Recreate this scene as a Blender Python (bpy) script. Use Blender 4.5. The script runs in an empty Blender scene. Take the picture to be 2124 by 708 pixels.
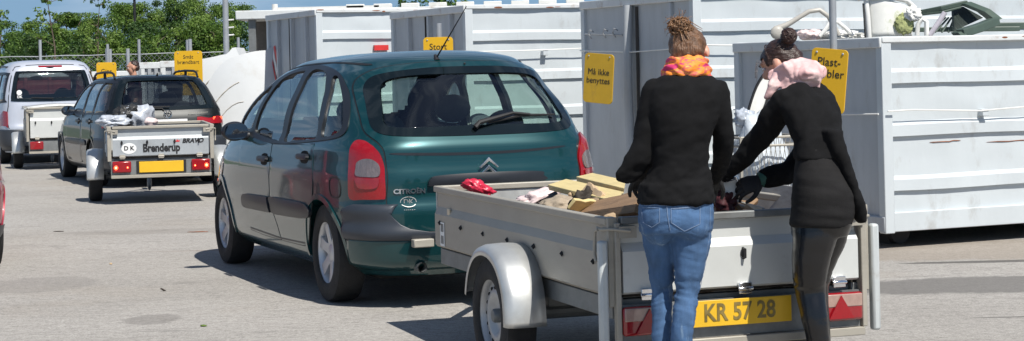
import bpy, bmesh, math, random, bisect
from mathutils import Vector, Matrix, noise, geometry
R = math.radians
scn = bpy.context.scene
COL = scn.collection
random.seed(7)

# ------------------------------------------------------------------ camera model (level camera, slightly rolled)
F_PX, CAM_H, CX, HY, ROLL = 3850.0, 1.47, 1062.0, 140.0, 0.023
def at(px, py, D):
    u, v = px-CX, py-HY
    a, b = u*math.cos(ROLL)-v*math.sin(ROLL), u*math.sin(ROLL)+v*math.cos(ROLL)
    return Vector((a/F_PX*D, D, CAM_H-b/F_PX*D))
cd = bpy.data.cameras.new('camera'); cam = bpy.data.objects.new('camera', cd); COL.objects.link(cam)
cd.sensor_width = 36; cd.sensor_fit = 'HORIZONTAL'; cd.lens = 36*F_PX/2124
cd.shift_x = 0.0; cd.shift_y = -(354-HY)/2124.0
cd.clip_start = .1; cd.clip_end = 3000
cam.matrix_world = Matrix.Translation((0, 0, CAM_H)) @ Matrix.Rotation(R(90), 4, 'X') @ Matrix.Rotation(-ROLL, 4, 'Z')
scn.camera = cam

# ------------------------------------------------------------------ light
SUNV = Vector((-.387, .61, -1.0)).normalized()
sd = bpy.data.lights.new('sun', 'SUN'); sun = bpy.data.objects.new('sun', sd); COL.objects.link(sun)
sd.energy = 5.0; sd.angle = R(.5); sd.color = (1, .955, .88)
sun.rotation_euler = SUNV.to_track_quat('-Z', 'Y').to_euler()
w = bpy.data.worlds.new('World'); scn.world = w; w.use_nodes = True
nt = w.node_tree; bg = nt.nodes['Background']
sky = nt.nodes.new('ShaderNodeTexSky'); sky.sky_type = 'NISHITA'; sky.sun_disc = False
sky.sun_elevation = math.asin(-SUNV.z); sky.sun_rotation = math.atan2(-SUNV.x, -SUNV.y)
sky.air_density = 1.1; sky.dust_density = .6; sky.ozone_density = 1.6
# a few soft clouds mixed into the sky
tc = nt.nodes.new('ShaderNodeTexCoord'); mp = nt.nodes.new('ShaderNodeMapping'); mp.inputs['Scale'].default_value = (1.6, 1.6, 7)
nz = nt.nodes.new('ShaderNodeTexNoise'); nz.inputs['Scale'].default_value = 2.6; nz.inputs['Detail'].default_value = 9; nz.inputs['Roughness'].default_value = .58
cr = nt.nodes.new('ShaderNodeValToRGB'); cr.color_ramp.elements[0].position = .47; cr.color_ramp.elements[1].position = .70
mx = nt.nodes.new('ShaderNodeMix'); mx.data_type = 'RGBA'
nt.links.new(tc.outputs['Generated'], mp.inputs[0]); nt.links.new(mp.outputs[0], nz.inputs[0]); nt.links.new(nz.outputs[0], cr.inputs[0])
ml = nt.nodes.new('ShaderNodeMath'); ml.operation = 'MULTIPLY'; ml.inputs[1].default_value = .75
nt.links.new(cr.outputs[0], ml.inputs[0]); nt.links.new(ml.outputs[0], mx.inputs[0])
tn = nt.nodes.new('ShaderNodeMix'); tn.data_type = 'RGBA'; tn.blend_type = 'MULTIPLY'; tn.inputs[0].default_value = 1; tn.inputs[7].default_value = (.74, .92, 1.16, 1)
nt.links.new(sky.outputs[0], tn.inputs[6]); nt.links.new(tn.outputs[2], mx.inputs[6]); mx.inputs[7].default_value = (10.5, 12.3, 14.6, 1)
# deeper blue low in the sky, as under clear northern air
sx = nt.nodes.new('ShaderNodeSeparateXYZ'); nt.links.new(tc.outputs['Generated'], sx.inputs[0])
lo = nt.nodes.new('ShaderNodeMapRange'); lo.inputs[1].default_value = .05; lo.inputs[2].default_value = .40; lo.inputs[3].default_value = .85; lo.inputs[4].default_value = 0; nt.links.new(sx.outputs[2], lo.inputs[0])
m0 = nt.nodes.new('ShaderNodeMix'); m0.data_type = 'RGBA'; nt.links.new(lo.outputs[0], m0.inputs[0]); nt.links.new(tn.outputs[2], m0.inputs[6]); m0.inputs[7].default_value = (3.9, 6.8, 10.4, 1)
nt.links.new(m0.outputs[2], mx.inputs[6])
nt.links.new(mx.outputs[2], bg.inputs[0]); bg.inputs[1].default_value = .05
scn.view_settings.view_transform = 'Standard'; scn.view_settings.look = 'None'
scn.view_settings.gamma = 1; scn.view_settings.use_curve_mapping = False; scn.view_settings.exposure = .27
scn.cycles.max_bounces = 10; scn.cycles.transparent_max_bounces = 24

# ------------------------------------------------------------------ materials
def mat(name, c, rough=.6, metal=0.0, var=.12, scale=6.0, bump=0.0, bscale=60.0, coat=0.0, c2=None, stain=None, stain_amt=.35,
        stain_scale=2.5, emit=None, estr=0, stretch=(1, 1, 1), back=None, trans=0.0, spec=None, rvar=0.0):
    m = bpy.data.materials.new(name); m.use_nodes = True; t = m.node_tree; N = t.nodes; L = t.links
    b = N['Principled BSDF']; b.inputs['Roughness'].default_value = rough; b.inputs['Metallic'].default_value = metal
    b.inputs['Coat Weight'].default_value = coat; b.inputs['Coat Roughness'].default_value = .04
    if spec is not None: b.inputs['Specular IOR Level'].default_value = spec
    tc = N.new('ShaderNodeTexCoord'); mp = N.new('ShaderNodeMapping'); L.new(tc.outputs['Object'], mp.inputs[0])
    mp.inputs['Scale'].default_value = stretch
    n1 = N.new('ShaderNodeTexNoise'); n1.inputs['Scale'].default_value = scale; n1.inputs['Detail'].default_value = 8; n1.inputs['Roughness'].default_value = .62
    L.new(mp.outputs[0], n1.inputs[0])
    r1 = N.new('ShaderNodeValToRGB'); e = r1.color_ramp.elements
    ca = tuple(max(0, x*(1-var)) for x in c); cb = tuple(x*(1+var) for x in (c2 or c))
    e[0].position = .3; e[1].position = .7; e[0].color = (*ca, 1); e[1].color = (*cb, 1)
    L.new(n1.outputs[0], r1.inputs[0]); out = r1.outputs[0]
    if stain:
        n2 = N.new('ShaderNodeTexNoise'); n2.inputs['Scale'].default_value = stain_scale; n2.inputs['Detail'].default_value = 10; n2.inputs['Roughness'].default_value = .7
        L.new(mp.outputs[0], n2.inputs[0])
        r2 = N.new('ShaderNodeValToRGB'); r2.color_ramp.elements[0].position = .56; r2.color_ramp.elements[1].position = .72
        L.new(n2.outputs[0], r2.inputs[0]); mm = N.new('ShaderNodeMath'); mm.operation = 'MULTIPLY'; mm.inputs[1].default_value = stain_amt
        L.new(r2.outputs[0], mm.inputs[0]); x = N.new('ShaderNodeMix'); x.data_type = 'RGBA'
        L.new(mm.outputs[0], x.inputs[0]); L.new(out, x.inputs[6]); x.inputs[7].default_value = (*stain, 1); out = x.outputs[2]
    L.new(out, b.inputs['Base Color'])
    if rvar:
        mr = N.new('ShaderNodeMapRange'); mr.inputs[3].default_value = rough-rvar; mr.inputs[4].default_value = rough+rvar
        L.new(n1.outputs[0], mr.inputs[0]); L.new(mr.outputs[0], b.inputs['Roughness'])
    if bump:
        n3 = N.new('ShaderNodeTexNoise'); n3.inputs['Scale'].default_value = bscale; n3.inputs['Detail'].default_value = 5
        L.new(mp.outputs[0], n3.inputs[0]); bp = N.new('ShaderNodeBump'); bp.inputs['Strength'].default_value = bump; bp.inputs['Distance'].default_value = .01
        L.new(n3.outputs[0], bp.inputs['Height']); L.new(bp.outputs[0], b.inputs['Normal'])
    if emit:
        b.inputs['Emission Color'].default_value = (*emit, 1); b.inputs['Emission Strength'].default_value = estr
    if trans:
        d = N.new('ShaderNodeBsdfTranslucent'); L.new(out, d.inputs[0]); s = N.new('ShaderNodeMixShader'); s.inputs[0].default_value = trans
        L.new(b.outputs[0], s.inputs[1]); L.new(d.outputs[0], s.inputs[2]); L.new(s.outputs[0], N['Material Output'].inputs[0])
    if back:
        g = N.new('ShaderNodeNewGeometry'); d = N.new('ShaderNodeBsdfDiffuse'); d.inputs[0].default_value = (*back, 1)
        s = N.new('ShaderNodeMixShader'); L.new(g.outputs['Backfacing'], s.inputs[0]); L.new(b.outputs[0], s.inputs[1]); L.new(d.outputs[0], s.inputs[2])
        L.new(s.outputs[0], N['Material Output'].inputs[0])
    return m
def glass_mat(name, tint, refl=1.0):
    m = bpy.data.materials.new(name); m.use_nodes = True; t = m.node_tree; N = t.nodes; L = t.links; N.remove(N['Principled BSDF'])
    tr = N.new('ShaderNodeBsdfTransparent'); tr.inputs[0].default_value = (*tint, 1)
    gl = N.new('ShaderNodeBsdfGlossy'); gl.inputs['Roughness'].default_value = .015; gl.inputs[0].default_value = (refl, refl, refl, 1)
    fr = N.new('ShaderNodeFresnel'); ge = N.new('ShaderNodeNewGeometry'); io = N.new('ShaderNodeMapRange'); io.inputs[3].default_value = 1.52; io.inputs[4].default_value = 1/1.52; L.new(ge.outputs['Backfacing'], io.inputs[0]); L.new(io.outputs[0], fr.inputs[0]); s = N.new('ShaderNodeMixShader')
    tc = N.new('ShaderNodeTexCoord'); nz = N.new('ShaderNodeTexNoise'); nz.inputs['Scale'].default_value = 2.2; nz.inputs['Detail'].default_value = 2
    bp = N.new('ShaderNodeBump'); bp.inputs['Strength'].default_value = .05; bp.inputs['Distance'].default_value = .02
    L.new(tc.outputs['Object'], nz.inputs[0]); L.new(nz.outputs[0], bp.inputs['Height']); L.new(bp.outputs[0], gl.inputs['Normal'])
    ma = N.new('ShaderNodeMath'); ma.operation = 'MULTIPLY_ADD'; ma.inputs[1].default_value = 1.25; ma.inputs[2].default_value = .02; ma.use_clamp = True
    L.new(fr.outputs[0], ma.inputs[0]); L.new(ma.outputs[0], s.inputs[0]); L.new(tr.outputs[0], s.inputs[1]); L.new(gl.outputs[0], s.inputs[2])
    L.new(s.outputs[0], N['Material Output'].inputs[0]); return m

M = {}
M['green_paint'] = mat('green_car_paint', (.002, .048, .054), .34, .42, .05, 3, coat=.85, back=(.02, .02, .022), stain=(.03, .06, .055), stain_amt=.12)
M['dark_paint'] = mat('dark_estate_paint', (.005, .007, .007), .4, .3, .1, 3, coat=.6, back=(.02, .02, .022), stain=(.05, .05, .045), stain_amt=.2)
M['silver_paint'] = mat('silver_blue_paint', (.58, .61, .68), .36, .35, .04, 3, coat=.6, back=(.02, .02, .022))
M['red_paint'] = mat('red_paint', (.28, .012, .03), .4, .2, .05, 3, coat=.9, back=(.02, .02, .022))
M['trim'] = mat('grey_bumper_plastic', (.030, .036, .047), .42, 0, .12, 5, bump=.05, bscale=300)
M['trim_dark'] = mat('dark_trim_plastic', (.013, .015, .020), .42, 0, .1, 5)
M['rubber'] = mat('black_rubber', (.012, .012, .013), .55, 0, .2, 8)
M['ceramic'] = mat('black_glass_band', (.006, .010, .012), .06, 0, .05)
M['tyre'] = mat('tyre_rubber', (.016, .016, .017), .82, 0, .3, 14, bump=.35, bscale=90, stain=(.06, .058, .055), stain_amt=.35, stain_scale=5)
M['alloy'] = mat('alloy_silver', (.55, .56, .58), .38, .55, .08, 9, stain=(.2, .19, .18), stain_amt=.3, stain_scale=9)
M['steel_rim'] = mat('painted_steel_rim', (.42, .43, .44), .45, .5, .15, 9, stain=(.2, .17, .14), stain_amt=.45, stain_scale=9)
M['disc'] = mat('brake_disc', (.05, .05, .05), .5, .4, .3, 12)
M['well'] = mat('wheel_well_black', (.008, .008, .008), .9, 0, .2)
M['interior'] = mat('interior_fabric', (.035, .037, .042), .85, 0, .2, 20)
M['interior2'] = mat('interior_grey_fabric', (.11, .12, .12), .85, 0, .15, 20)
M['glass'] = glass_mat('tinted_window_glass', (.72, .85, .80))
M['glass_dark'] = glass_mat('darker_window_glass', (.42, .46, .47))
M['lamp_red'] = mat('red_lamp_lens', (.28, .004, .009), .2, 0, .08, 40, bump=.05, bscale=160, coat=.35)
M['lamp_deep'] = mat('deep_red_lamp_lens', (.26, .005, .010), .18, 0, .1, 40, coat=1)
M['lamp_clear'] = mat('clear_lamp_lens', (.17, .14, .14), .14, .25, .25, 30, bump=.5, bscale=130, coat=1, stretch=(1, 1, .15))
M['lamp_amber'] = mat('smoky_amber_lens', (.36, .24, .20), .16, 0, .15, 40, coat=1)
M['lamp_lit'] = mat('lit_red_lamp', (.8, .03, .02), .3, emit=(1, .09, .03), estr=3.2)
M['lamp_lit_core'] = mat('lit_lamp_core', (1, .3, .1), .3, emit=(1, .35, .12), estr=7)
M['mirror'] = mat('mirror_surface', (.30, .33, .38), .05, 1, .02)
M['chrome'] = mat('chrome', (.75, .76, .78), .12, 1, .05)
M['white_mark'] = mat('white_marking', (.75, .76, .75), .5, 0, .05)
M['black_mark'] = mat('black_lettering', (.015, .015, .016), .5, 0, .1)
M['red_mark'] = mat('red_marking', (.6, .03, .03), .5)
M['galv'] = mat('galvanised_side_sheet', (.36, .335, .285), .5, .15, .10, 3.2, bump=.08, bscale=25, stain=(.20, .185, .16), stain_amt=.5, stain_scale=2.2, stretch=(1, 1, 2.5), rvar=.08)
M['galv_in'] = mat('galvanised_inner_sheet', (.46, .47, .46), .5, .3, .22, 9, bump=.06, bscale=30, stain=(.22, .21, .2), stain_amt=.5, stain_scale=7)
M['galv_dark'] = mat('galvanised_frame', (.20, .21, .21), .55, .45, .2, 9, stain=(.10, .08, .06), stain_amt=.4)
M['white_sheet'] = mat('white_tailgate_sheet', (.56, .575, .56), .42, .1, .06, 4, stain=(.33, .32, .29), stain_amt=.45, stain_scale=4, bump=.04, bscale=15)
M['fender'] = mat('galvanised_mudguard', (.56, .57, .56), .36, .6, .12, 6, bump=.06, bscale=20, stain=(.28, .26, .22), stain_amt=.35)
M['post'] = mat('pale_painted_post', (.50, .53, .53), .5, .15, .1, 6, stain=(.18, .12, .07), stain_amt=.5, stain_scale=6)
M['plate'] = mat('yellow_number_plate', (.72, .43, .02), .4, 0, .05, 6)
M['plate_w'] = mat('white_number_plate', (.7, .7, .7), .4, 0, .05, 6)
M['plate_ink'] = mat('faded_plate_ink', (.19, .14, .04), .5, 0, .5, 12)
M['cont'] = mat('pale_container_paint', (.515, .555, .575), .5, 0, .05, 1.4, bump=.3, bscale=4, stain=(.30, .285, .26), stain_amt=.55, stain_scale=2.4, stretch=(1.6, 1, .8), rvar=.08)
M['cont_end'] = mat('shaded_container_paint', (.43, .455, .475), .5, 0, .09, 2.2, bump=.12, bscale=6, stain=(.30, .27, .24), stain_amt=.4, stain_scale=3.5, stretch=(1, 2, .7))  # darker copy of the container paint, shade of the ends put into the colour
M['cont_rim'] = mat('worn_container_rim', (.60, .62, .62), .55, 0, .06, 6, stain=(.27, .17, .10), stain_amt=.6, stain_scale=5, bump=.1, bscale=40)
M['cont_dark'] = mat('container_underside', (.06, .055, .05), .8, 0, .2, 5)
M['rust'] = mat('rust', (.22, .075, .03), .8, 0, .3, 20, bump=.3, bscale=80)
M['yellow'] = mat('yellow_sign_face', (.70, .40, .012), .42, 0, .04, 4, stain=(.45, .27, .04), stain_amt=.3, stain_scale=5)
M['yellow_old'] = mat('faded_ochre_sign_face', (.56, .34, .02), .5, 0, .08, 4, stain=(.30, .19, .05), stain_amt=.5, stain_scale=5)
M['pole'] = mat('galvanised_pole', (.36, .38, .40), .5, .45, .1, 8)
M['white_plastic'] = mat('white_plastic', (.74, .74, .71), .4, 0, .05, 6, bump=.1, bscale=12, stain=(.5, .47, .38), stain_amt=.4, stain_scale=5)
M['beige_plastic'] = mat('beige_plastic', (.42, .40, .36), .4, 0, .06, 6)
M['green_plastic'] = mat('dull_green_plastic', (.065, .095, .075), .45, 0, .12, 8, stain=(.14, .15, .12), stain_amt=.3)
M['red_plastic'] = mat('red_plastic_film', (.55, .025, .06), .32, 0, .12, 16, bump=.5, bscale=35)
M['maroon'] = mat('maroon_cloth', (.055, .008, .012), .7, 0, .3, 20, bump=.3, bscale=60)
M['pink_film'] = mat('pinkish_white_paper', (.68, .55, .54), .5, 0, .12, 16, bump=.5, bscale=30)
M['grey_film'] = mat('grey_plastic_film', (.42, .45, .50), .25, 0, .3, 14, bump=.6, bscale=30)
M['black_film'] = mat('black_rubbish', (.03, .03, .03), .45, 0, .5, 18, bump=.6, bscale=40)
M['wood_new'] = mat('fresh_pine', (.62, .50, .24), .6, 0, .12, 7, bump=.12, bscale=50, stretch=(1, 9, 9))
M['wood_old'] = mat('weathered_wood', (.25, .155, .085), .75, 0, .35, 6, bump=.35, bscale=40, stretch=(.8, 9, 9), stain=(.05, .035, .025), stain_amt=.7, stain_scale=3)
M['wood_dark'] = mat('charred_dark_wood', (.035, .027, .02), .8, 0, .4, 9, bump=.4, bscale=50)
M['wood_cut'] = mat('cut_wood_face', (.50, .36, .22), .7, 0, .2, 12, bump=.1)
M['bark'] = mat('bark', (.10, .075, .055), .9, 0, .3, 9, bump=.6, bscale=30)
M['leaf_a'] = mat('leaf_mid_green', (.085, .155, .026), .5, 0, .35, 60, spec=.3, trans=.3)
M['leaf_b'] = mat('leaf_light_green', (.14, .22, .042), .5, 0, .3, 60, spec=.3, trans=.3)
M['leaf_c'] = mat('leaf_dark_green', (.042, .088, .022), .5, 0, .3, 60, spec=.3, trans=.3)
M['skin'] = mat('skin', (.56, .30, .215), .5, 0, .06, 12, bump=.03, bscale=200)
M['skin_far'] = mat('tanned_skin', (.48, .25, .17), .5, 0, .06, 12)
M['hair_brown'] = mat('light_brown_hair', (.13, .065, .032), .42, 0, .5, 26, bump=.9, bscale=60, stretch=(2.5, 2.5, .5))
M['hair_bun'] = mat('sunlit_brown_hair', (.20, .105, .05), .42, 0, .5, 30, bump=.7, bscale=80)
M['hair_dark'] = mat('dark_brown_hair', (.035, .018, .014), .36, 0, .5, 24, bump=.9, bscale=60, stretch=(.6, .6, 2))
M['knit'] = mat('black_knit', (.0065, .0065, .0072), .92, 0, .3, 12, bump=.25, bscale=420, spec=.2)
M['knit2'] = mat('charcoal_jersey_skirt', (.012, .0115, .012), .88, 0, .2, 12, bump=.25, bscale=300, spec=.25)
M['legging'] = mat('shiny_black_leggings', (.004, .004, .005), .24, 0, .2, 12, spec=.6, bump=.12, bscale=40)
M['denim'] = mat('blue_denim', (.055, .12, .24), .85, 0, .28, 9, bump=.35, bscale=350, stain=(.30, .42, .56), stain_amt=.85, stain_scale=7, stretch=(2.2, 2.2, .55))
M['denim_seam'] = mat('denim_seam_thread', (.16, .22, .33), .85, 0, .2, 20)
M['shoe'] = mat('dark_shoe', (.03, .028, .028), .6, 0, .2)
M['glove'] = mat('black_work_glove', (.013, .013, .014), .75, 0, .3, 30, bump=.3, bscale=200)
M['glove_band'] = mat('green_glove_cuff', (.03, .10, .075), .7)
M['eye'] = mat('eye_white', (.7, .7, .7), .2, 0, 0)
M['iris'] = mat('eye_dark', (.03, .02, .015), .1, 0, 0)
M['lips'] = mat('lips', (.35, .10, .09), .4, 0, 0)

def scarf_mat(name, stops, scale, rough=.65):
    m = mat(name, (.5, .5, .5), rough); t = m.node_tree; N = t.nodes; L = t.links
    tc = N.new('ShaderNodeTexCoord'); mp = N.new('ShaderNodeMapping'); mp.inputs['Scale'].default_value = scale
    n = N.new('ShaderNodeTexNoise'); n.inputs['Scale'].default_value = 9; n.inputs['Detail'].default_value = 3; n.inputs['Distortion'].default_value = .6
    r = N.new('ShaderNodeValToRGB'); el = r.color_ramp.elements
    while len(el) < len(stops): el.new(.5)
    for e, (p, c) in zip(el, stops): e.position = p; e.color = (*c, 1)
    L.new(tc.outputs['Object'], mp.inputs[0]); L.new(mp.outputs[0], n.inputs[0]); L.new(n.outputs[0], r.inputs[0])
    L.new(r.outputs[0], N['Principled BSDF'].inputs['Base Color'])
    return m
M['scarf1'] = scarf_mat('orange_pink_scarf', [(.34, (.50, .02, .12)), (.43, (.60, .05, .16)), (.47, (.80, .20, .02)), (.55, (.85, .30, .03)), (.6, (.65, .07, .10)), (.68, (.72, .42, .08))], (1.2, 1.2, 4.5))
M['scarf2'] = scarf_mat('pale_pink_scarf', [(.3, (.56, .33, .33)), (.55, (.70, .46, .45)), (.7, (.78, .58, .55))], (1.5, 1.5, 1.5))

# ------------------------------------------------------------------ mesh builder
class MB:
    def __init__(s): s.v = []; s.f = []; s.m = []; s.M = Matrix.Identity(4); s.mi = 0
    def add(s, vs, fs):
        o = len(s.v); s.v += [tuple(s.M @ Vector(p)) for p in vs]; s.f += [tuple(i+o for i in f) for f in fs]; s.m += [s.mi]*len(fs); return s
    def box(s, x0, x1, y0, y1, z0, z1):
        v = [(x, y, z) for z in (z0, z1) for y in (y0, y1) for x in (x0, x1)]
        return s.add(v, [(0, 2, 3, 1), (4, 5, 7, 6), (0, 1, 5, 4), (2, 6, 7, 3), (0, 4, 6, 2), (1, 3, 7, 5)])
    def ring(s, rings, close=True, caps=True):
        n = len(rings[0]); v = [p for r in rings for p in r]; f = []
        for i in range(len(rings)-1):
            for j in range(n if close else n-1):
                k = (j+1) % n; f.append((i*n+j, i*n+k, (i+1)*n+k, (i+1)*n+j))
        if caps and close: f.append(tuple(range(n-1, -1, -1))); f.append(tuple(range((len(rings)-1)*n, len(rings)*n)))
        return s.add(v, f)
    def tube(s, pts, r, n=10, caps=True):
        pts = [Vector(p) for p in pts]; rr = r if isinstance(r, (list, tuple)) else [r]*len(pts)
        rings = []; up = None
        for i, p in enumerate(pts):
            t = (pts[min(i+1, len(pts)-1)]-pts[max(i-1, 0)]).normalized()
            if up is None: up = t.orthogonal().normalized()
            a = (up-t*up.dot(t)); a = a.normalized() if a.length > 1e-6 else t.orthogonal().normalized(); up = a; b = t.cross(a)
            rings.append([p+(a*math.cos(2*math.pi*k/n)+b*math.sin(2*math.pi*k/n))*rr[i] for k in range(n)])
        return s.ring(rings, True, caps)
    def lathe(s, prof, n=40, axis='y', c=(0, 0, 0)):   # prof: (radius, along axis)
        rings = []
        for rad, h in prof:
            rg = []
            for k in range(n):
                a = 2*math.pi*k/n; u, v = rad*math.cos(a), rad*math.sin(a)
                p = (u, h, v) if axis == 'y' else ((u, v, h) if axis == 'z' else (h, u, v))
                rg.append((p[0]+c[0], p[1]+c[1], p[2]+c[2]))
            rings.append(rg)
        return s.ring(rings, True, False)
    def prism(s, poly, d, fr):     # poly 2D -> fr(u,v,0/d)
        n = len(poly); a = [fr(u, v, 0) for u, v in poly]; b = [fr(u, v, d) for u, v in poly]
        return s.add(a+b, [tuple(range(n)), tuple(range(2*n-1, n-1, -1))]+[(i, n+i, n+(i+1) % n, (i+1) % n) for i in range(n)])
    def ell(s, c, r, n=16, m=10, rot=None):
        c = Vector(c); rot = rot or Matrix.Identity(3); rings = []
        for i in range(1, m):
            a = math.pi*i/m; rings.append([c+rot @ Vector((r[0]*math.sin(a)*math.cos(2*math.pi*k/n), r[1]*math.sin(a)*math.sin(2*math.pi*k/n), -r[2]*math.cos(a))) for k in range(n)])
        v = [p for q in rings for p in q]+[c+rot @ Vector((0, 0, -r[2])), c+rot @ Vector((0, 0, r[2]))]; f = []
        for i in range(m-2):
            for k in range(n): j = (k+1) % n; f.append((i*n+k, i*n+j, (i+1)*n+j, (i+1)*n+k))
        a = (m-1)*n
        for k in range(n): j = (k+1) % n; f.append((a, j, k)); f.append((a+1, (m-2)*n+k, (m-2)*n+j))
        return s.add(v, f)
    def build(s, name, mats, parent=None, smooth=35, bevel=0, fixn=True, sub=0, loc=None):
        me = bpy.data.meshes.new(name); me.from_pydata(s.v, [], s.f); mats = mats if isinstance(mats, (list, tuple)) else [mats]
        for m in mats: me.materials.append(m)
        me.polygons.foreach_set('material_index', s.m)
        if fixn:
            bm = bmesh.new(); bm.from_mesh(me); bmesh.ops.recalc_face_normals(bm, faces=bm.faces); bm.to_mesh(me); bm.free()
        if smooth:
            me.polygons.foreach_set('use_smooth', [True]*len(me.polygons)); me.set_sharp_from_angle(angle=R(smooth))
        me.update(); o = bpy.data.objects.new(name, me); COL.objects.link(o); o.parent = parent
        if loc: o.location = loc
        if bevel:
            b = o.modifiers.new('bevel', 'BEVEL'); b.width = bevel; b.segments = 2; b.limit_method = 'ANGLE'; b.angle_limit = R(40)
        if sub:
            b = o.modifiers.new('sub', 'SUBSURF'); b.levels = sub; b.render_levels = sub
        return o
def tag(o, label, cat, group=None, kind=None):
    if label: o['label'] = label
    if cat: o['category'] = cat
    if group: o['group'] = group
    if kind: o['kind'] = kind
    return o
def thing(name, label, cat, loc=(0, 0, 0), rz=0, group=None):
    o = bpy.data.objects.new(name, None); COL.objects.link(o); o.location = loc; o.rotation_euler = (0, 0, rz); o.empty_display_size = .2
    return tag(o, label, cat, group)
def children(o): return [c for c in bpy.data.objects if c.parent == o]
def copy_tree(o, parent=None):
    kids = children(o); c = o.copy(); COL.objects.link(c); c.parent = parent
    for k in kids: copy_tree(k, c)
    return c
def evaluated(o, name):
    dg = bpy.context.evaluated_depsgraph_get(); dg.update()
    me = bpy.data.meshes.new_from_object(o.evaluated_get(dg)); me.name = name; return me
TEXTS = {}
def text(s, size, mtx, name, m, parent=None, ext=.0012, bold=.0, sx=1.0, shear=0.0, align='CENTER', lsp=1.0):
    cu = bpy.data.curves.new('t', 'FONT'); cu.body = s; cu.size = size; cu.extrude = ext; cu.offset = bold; cu.align_x = align; cu.align_y = 'CENTER'
    cu.shear = shear; cu.space_line = lsp; cu.resolution_u = 3
    t = bpy.data.objects.new('t', cu); COL.objects.link(t); me = evaluated(t, name); bpy.data.objects.remove(t)
    me.transform(Matrix.Diagonal((sx, 1, 1, 1))); me.transform(mtx); me.materials.clear(); me.materials.append(m)
    o = bpy.data.objects.new(name, me); COL.objects.link(o); o.parent = parent; return o
def frame(o, x, y, z): return Matrix(((x[0], y[0], z[0], o[0]), (x[1], y[1], z[1], o[1]), (x[2], y[2], z[2], o[2]), (0, 0, 0, 1)))
def BACKF(x, y, z): return frame((x, y, z), (0, -1, 0), (0, 0, 1), (-1, 0, 0))   # lettering read from behind a vehicle
def smoothpoly(p, k=5):
    n = len(p); o = []
    for i in range(n):
        a, b, c, d = p[i-1], p[i], p[(i+1) % n], p[(i+2) % n]
        for j in range(k):
            t = j/k; t2 = t*t; t3 = t2*t
            o.append(tuple(.5*((2*b[q])+(-a[q]+c[q])*t+(2*a[q]-5*b[q]+4*c[q]-d[q])*t2+(-a[q]+3*b[q]-3*c[q]+d[q])*t3) for q in (0, 1)))
    return o
def grow(p, d):       # offset a closed polygon outwards
    n = len(p); ar = sum(p[i-1][0]*p[i][1]-p[i][0]*p[i-1][1] for i in range(n)); sg = 1 if ar > 0 else -1; o = []
    for i in range(n):
        a, b, c = Vector(p[i-1]), Vector(p[i]), Vector(p[(i+1) % n]); t = (c-a)
        t = t.normalized() if t.length > 1e-9 else Vector((1, 0)); o.append((b.x+t.y*sg*d, b.y-t.x*sg*d))
    return o
def inpoly(x, y, p):
    c = False; n = len(p); j = n-1
    for i in range(n):
        if (p[i][1] > y) != (p[j][1] > y) and x < (p[j][0]-p[i][0])*(y-p[i][1])/(p[j][1]-p[i][1])+p[i][0]: c = not c
        j = i
    return c
def pchip(xs, ys):
    n = len(xs); h = [xs[i+1]-xs[i] for i in range(n-1)]; d = [(ys[i+1]-ys[i])/h[i] for i in range(n-1)]; m = [0]*n; m[0] = d[0]; m[-1] = d[-1]
    for i in range(1, n-1):
        if d[i-1]*d[i] > 0:
            w1 = 2*h[i]+h[i-1]; w2 = h[i]+2*h[i-1]; m[i] = (w1+w2)/(w1/d[i-1]+w2/d[i])
    def f(x):
        x = min(max(x, xs[0]), xs[-1]); i = min(max(bisect.bisect_right(xs, x)-1, 0), n-2); t = (x-xs[i])/h[i]
        return ((1+2*t)*(1-t)**2*ys[i]+t*(1-t)**2*h[i]*m[i]+t*t*(3-2*t)*ys[i+1]+t*t*(t-1)*h[i]*m[i+1])
    return f
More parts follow.
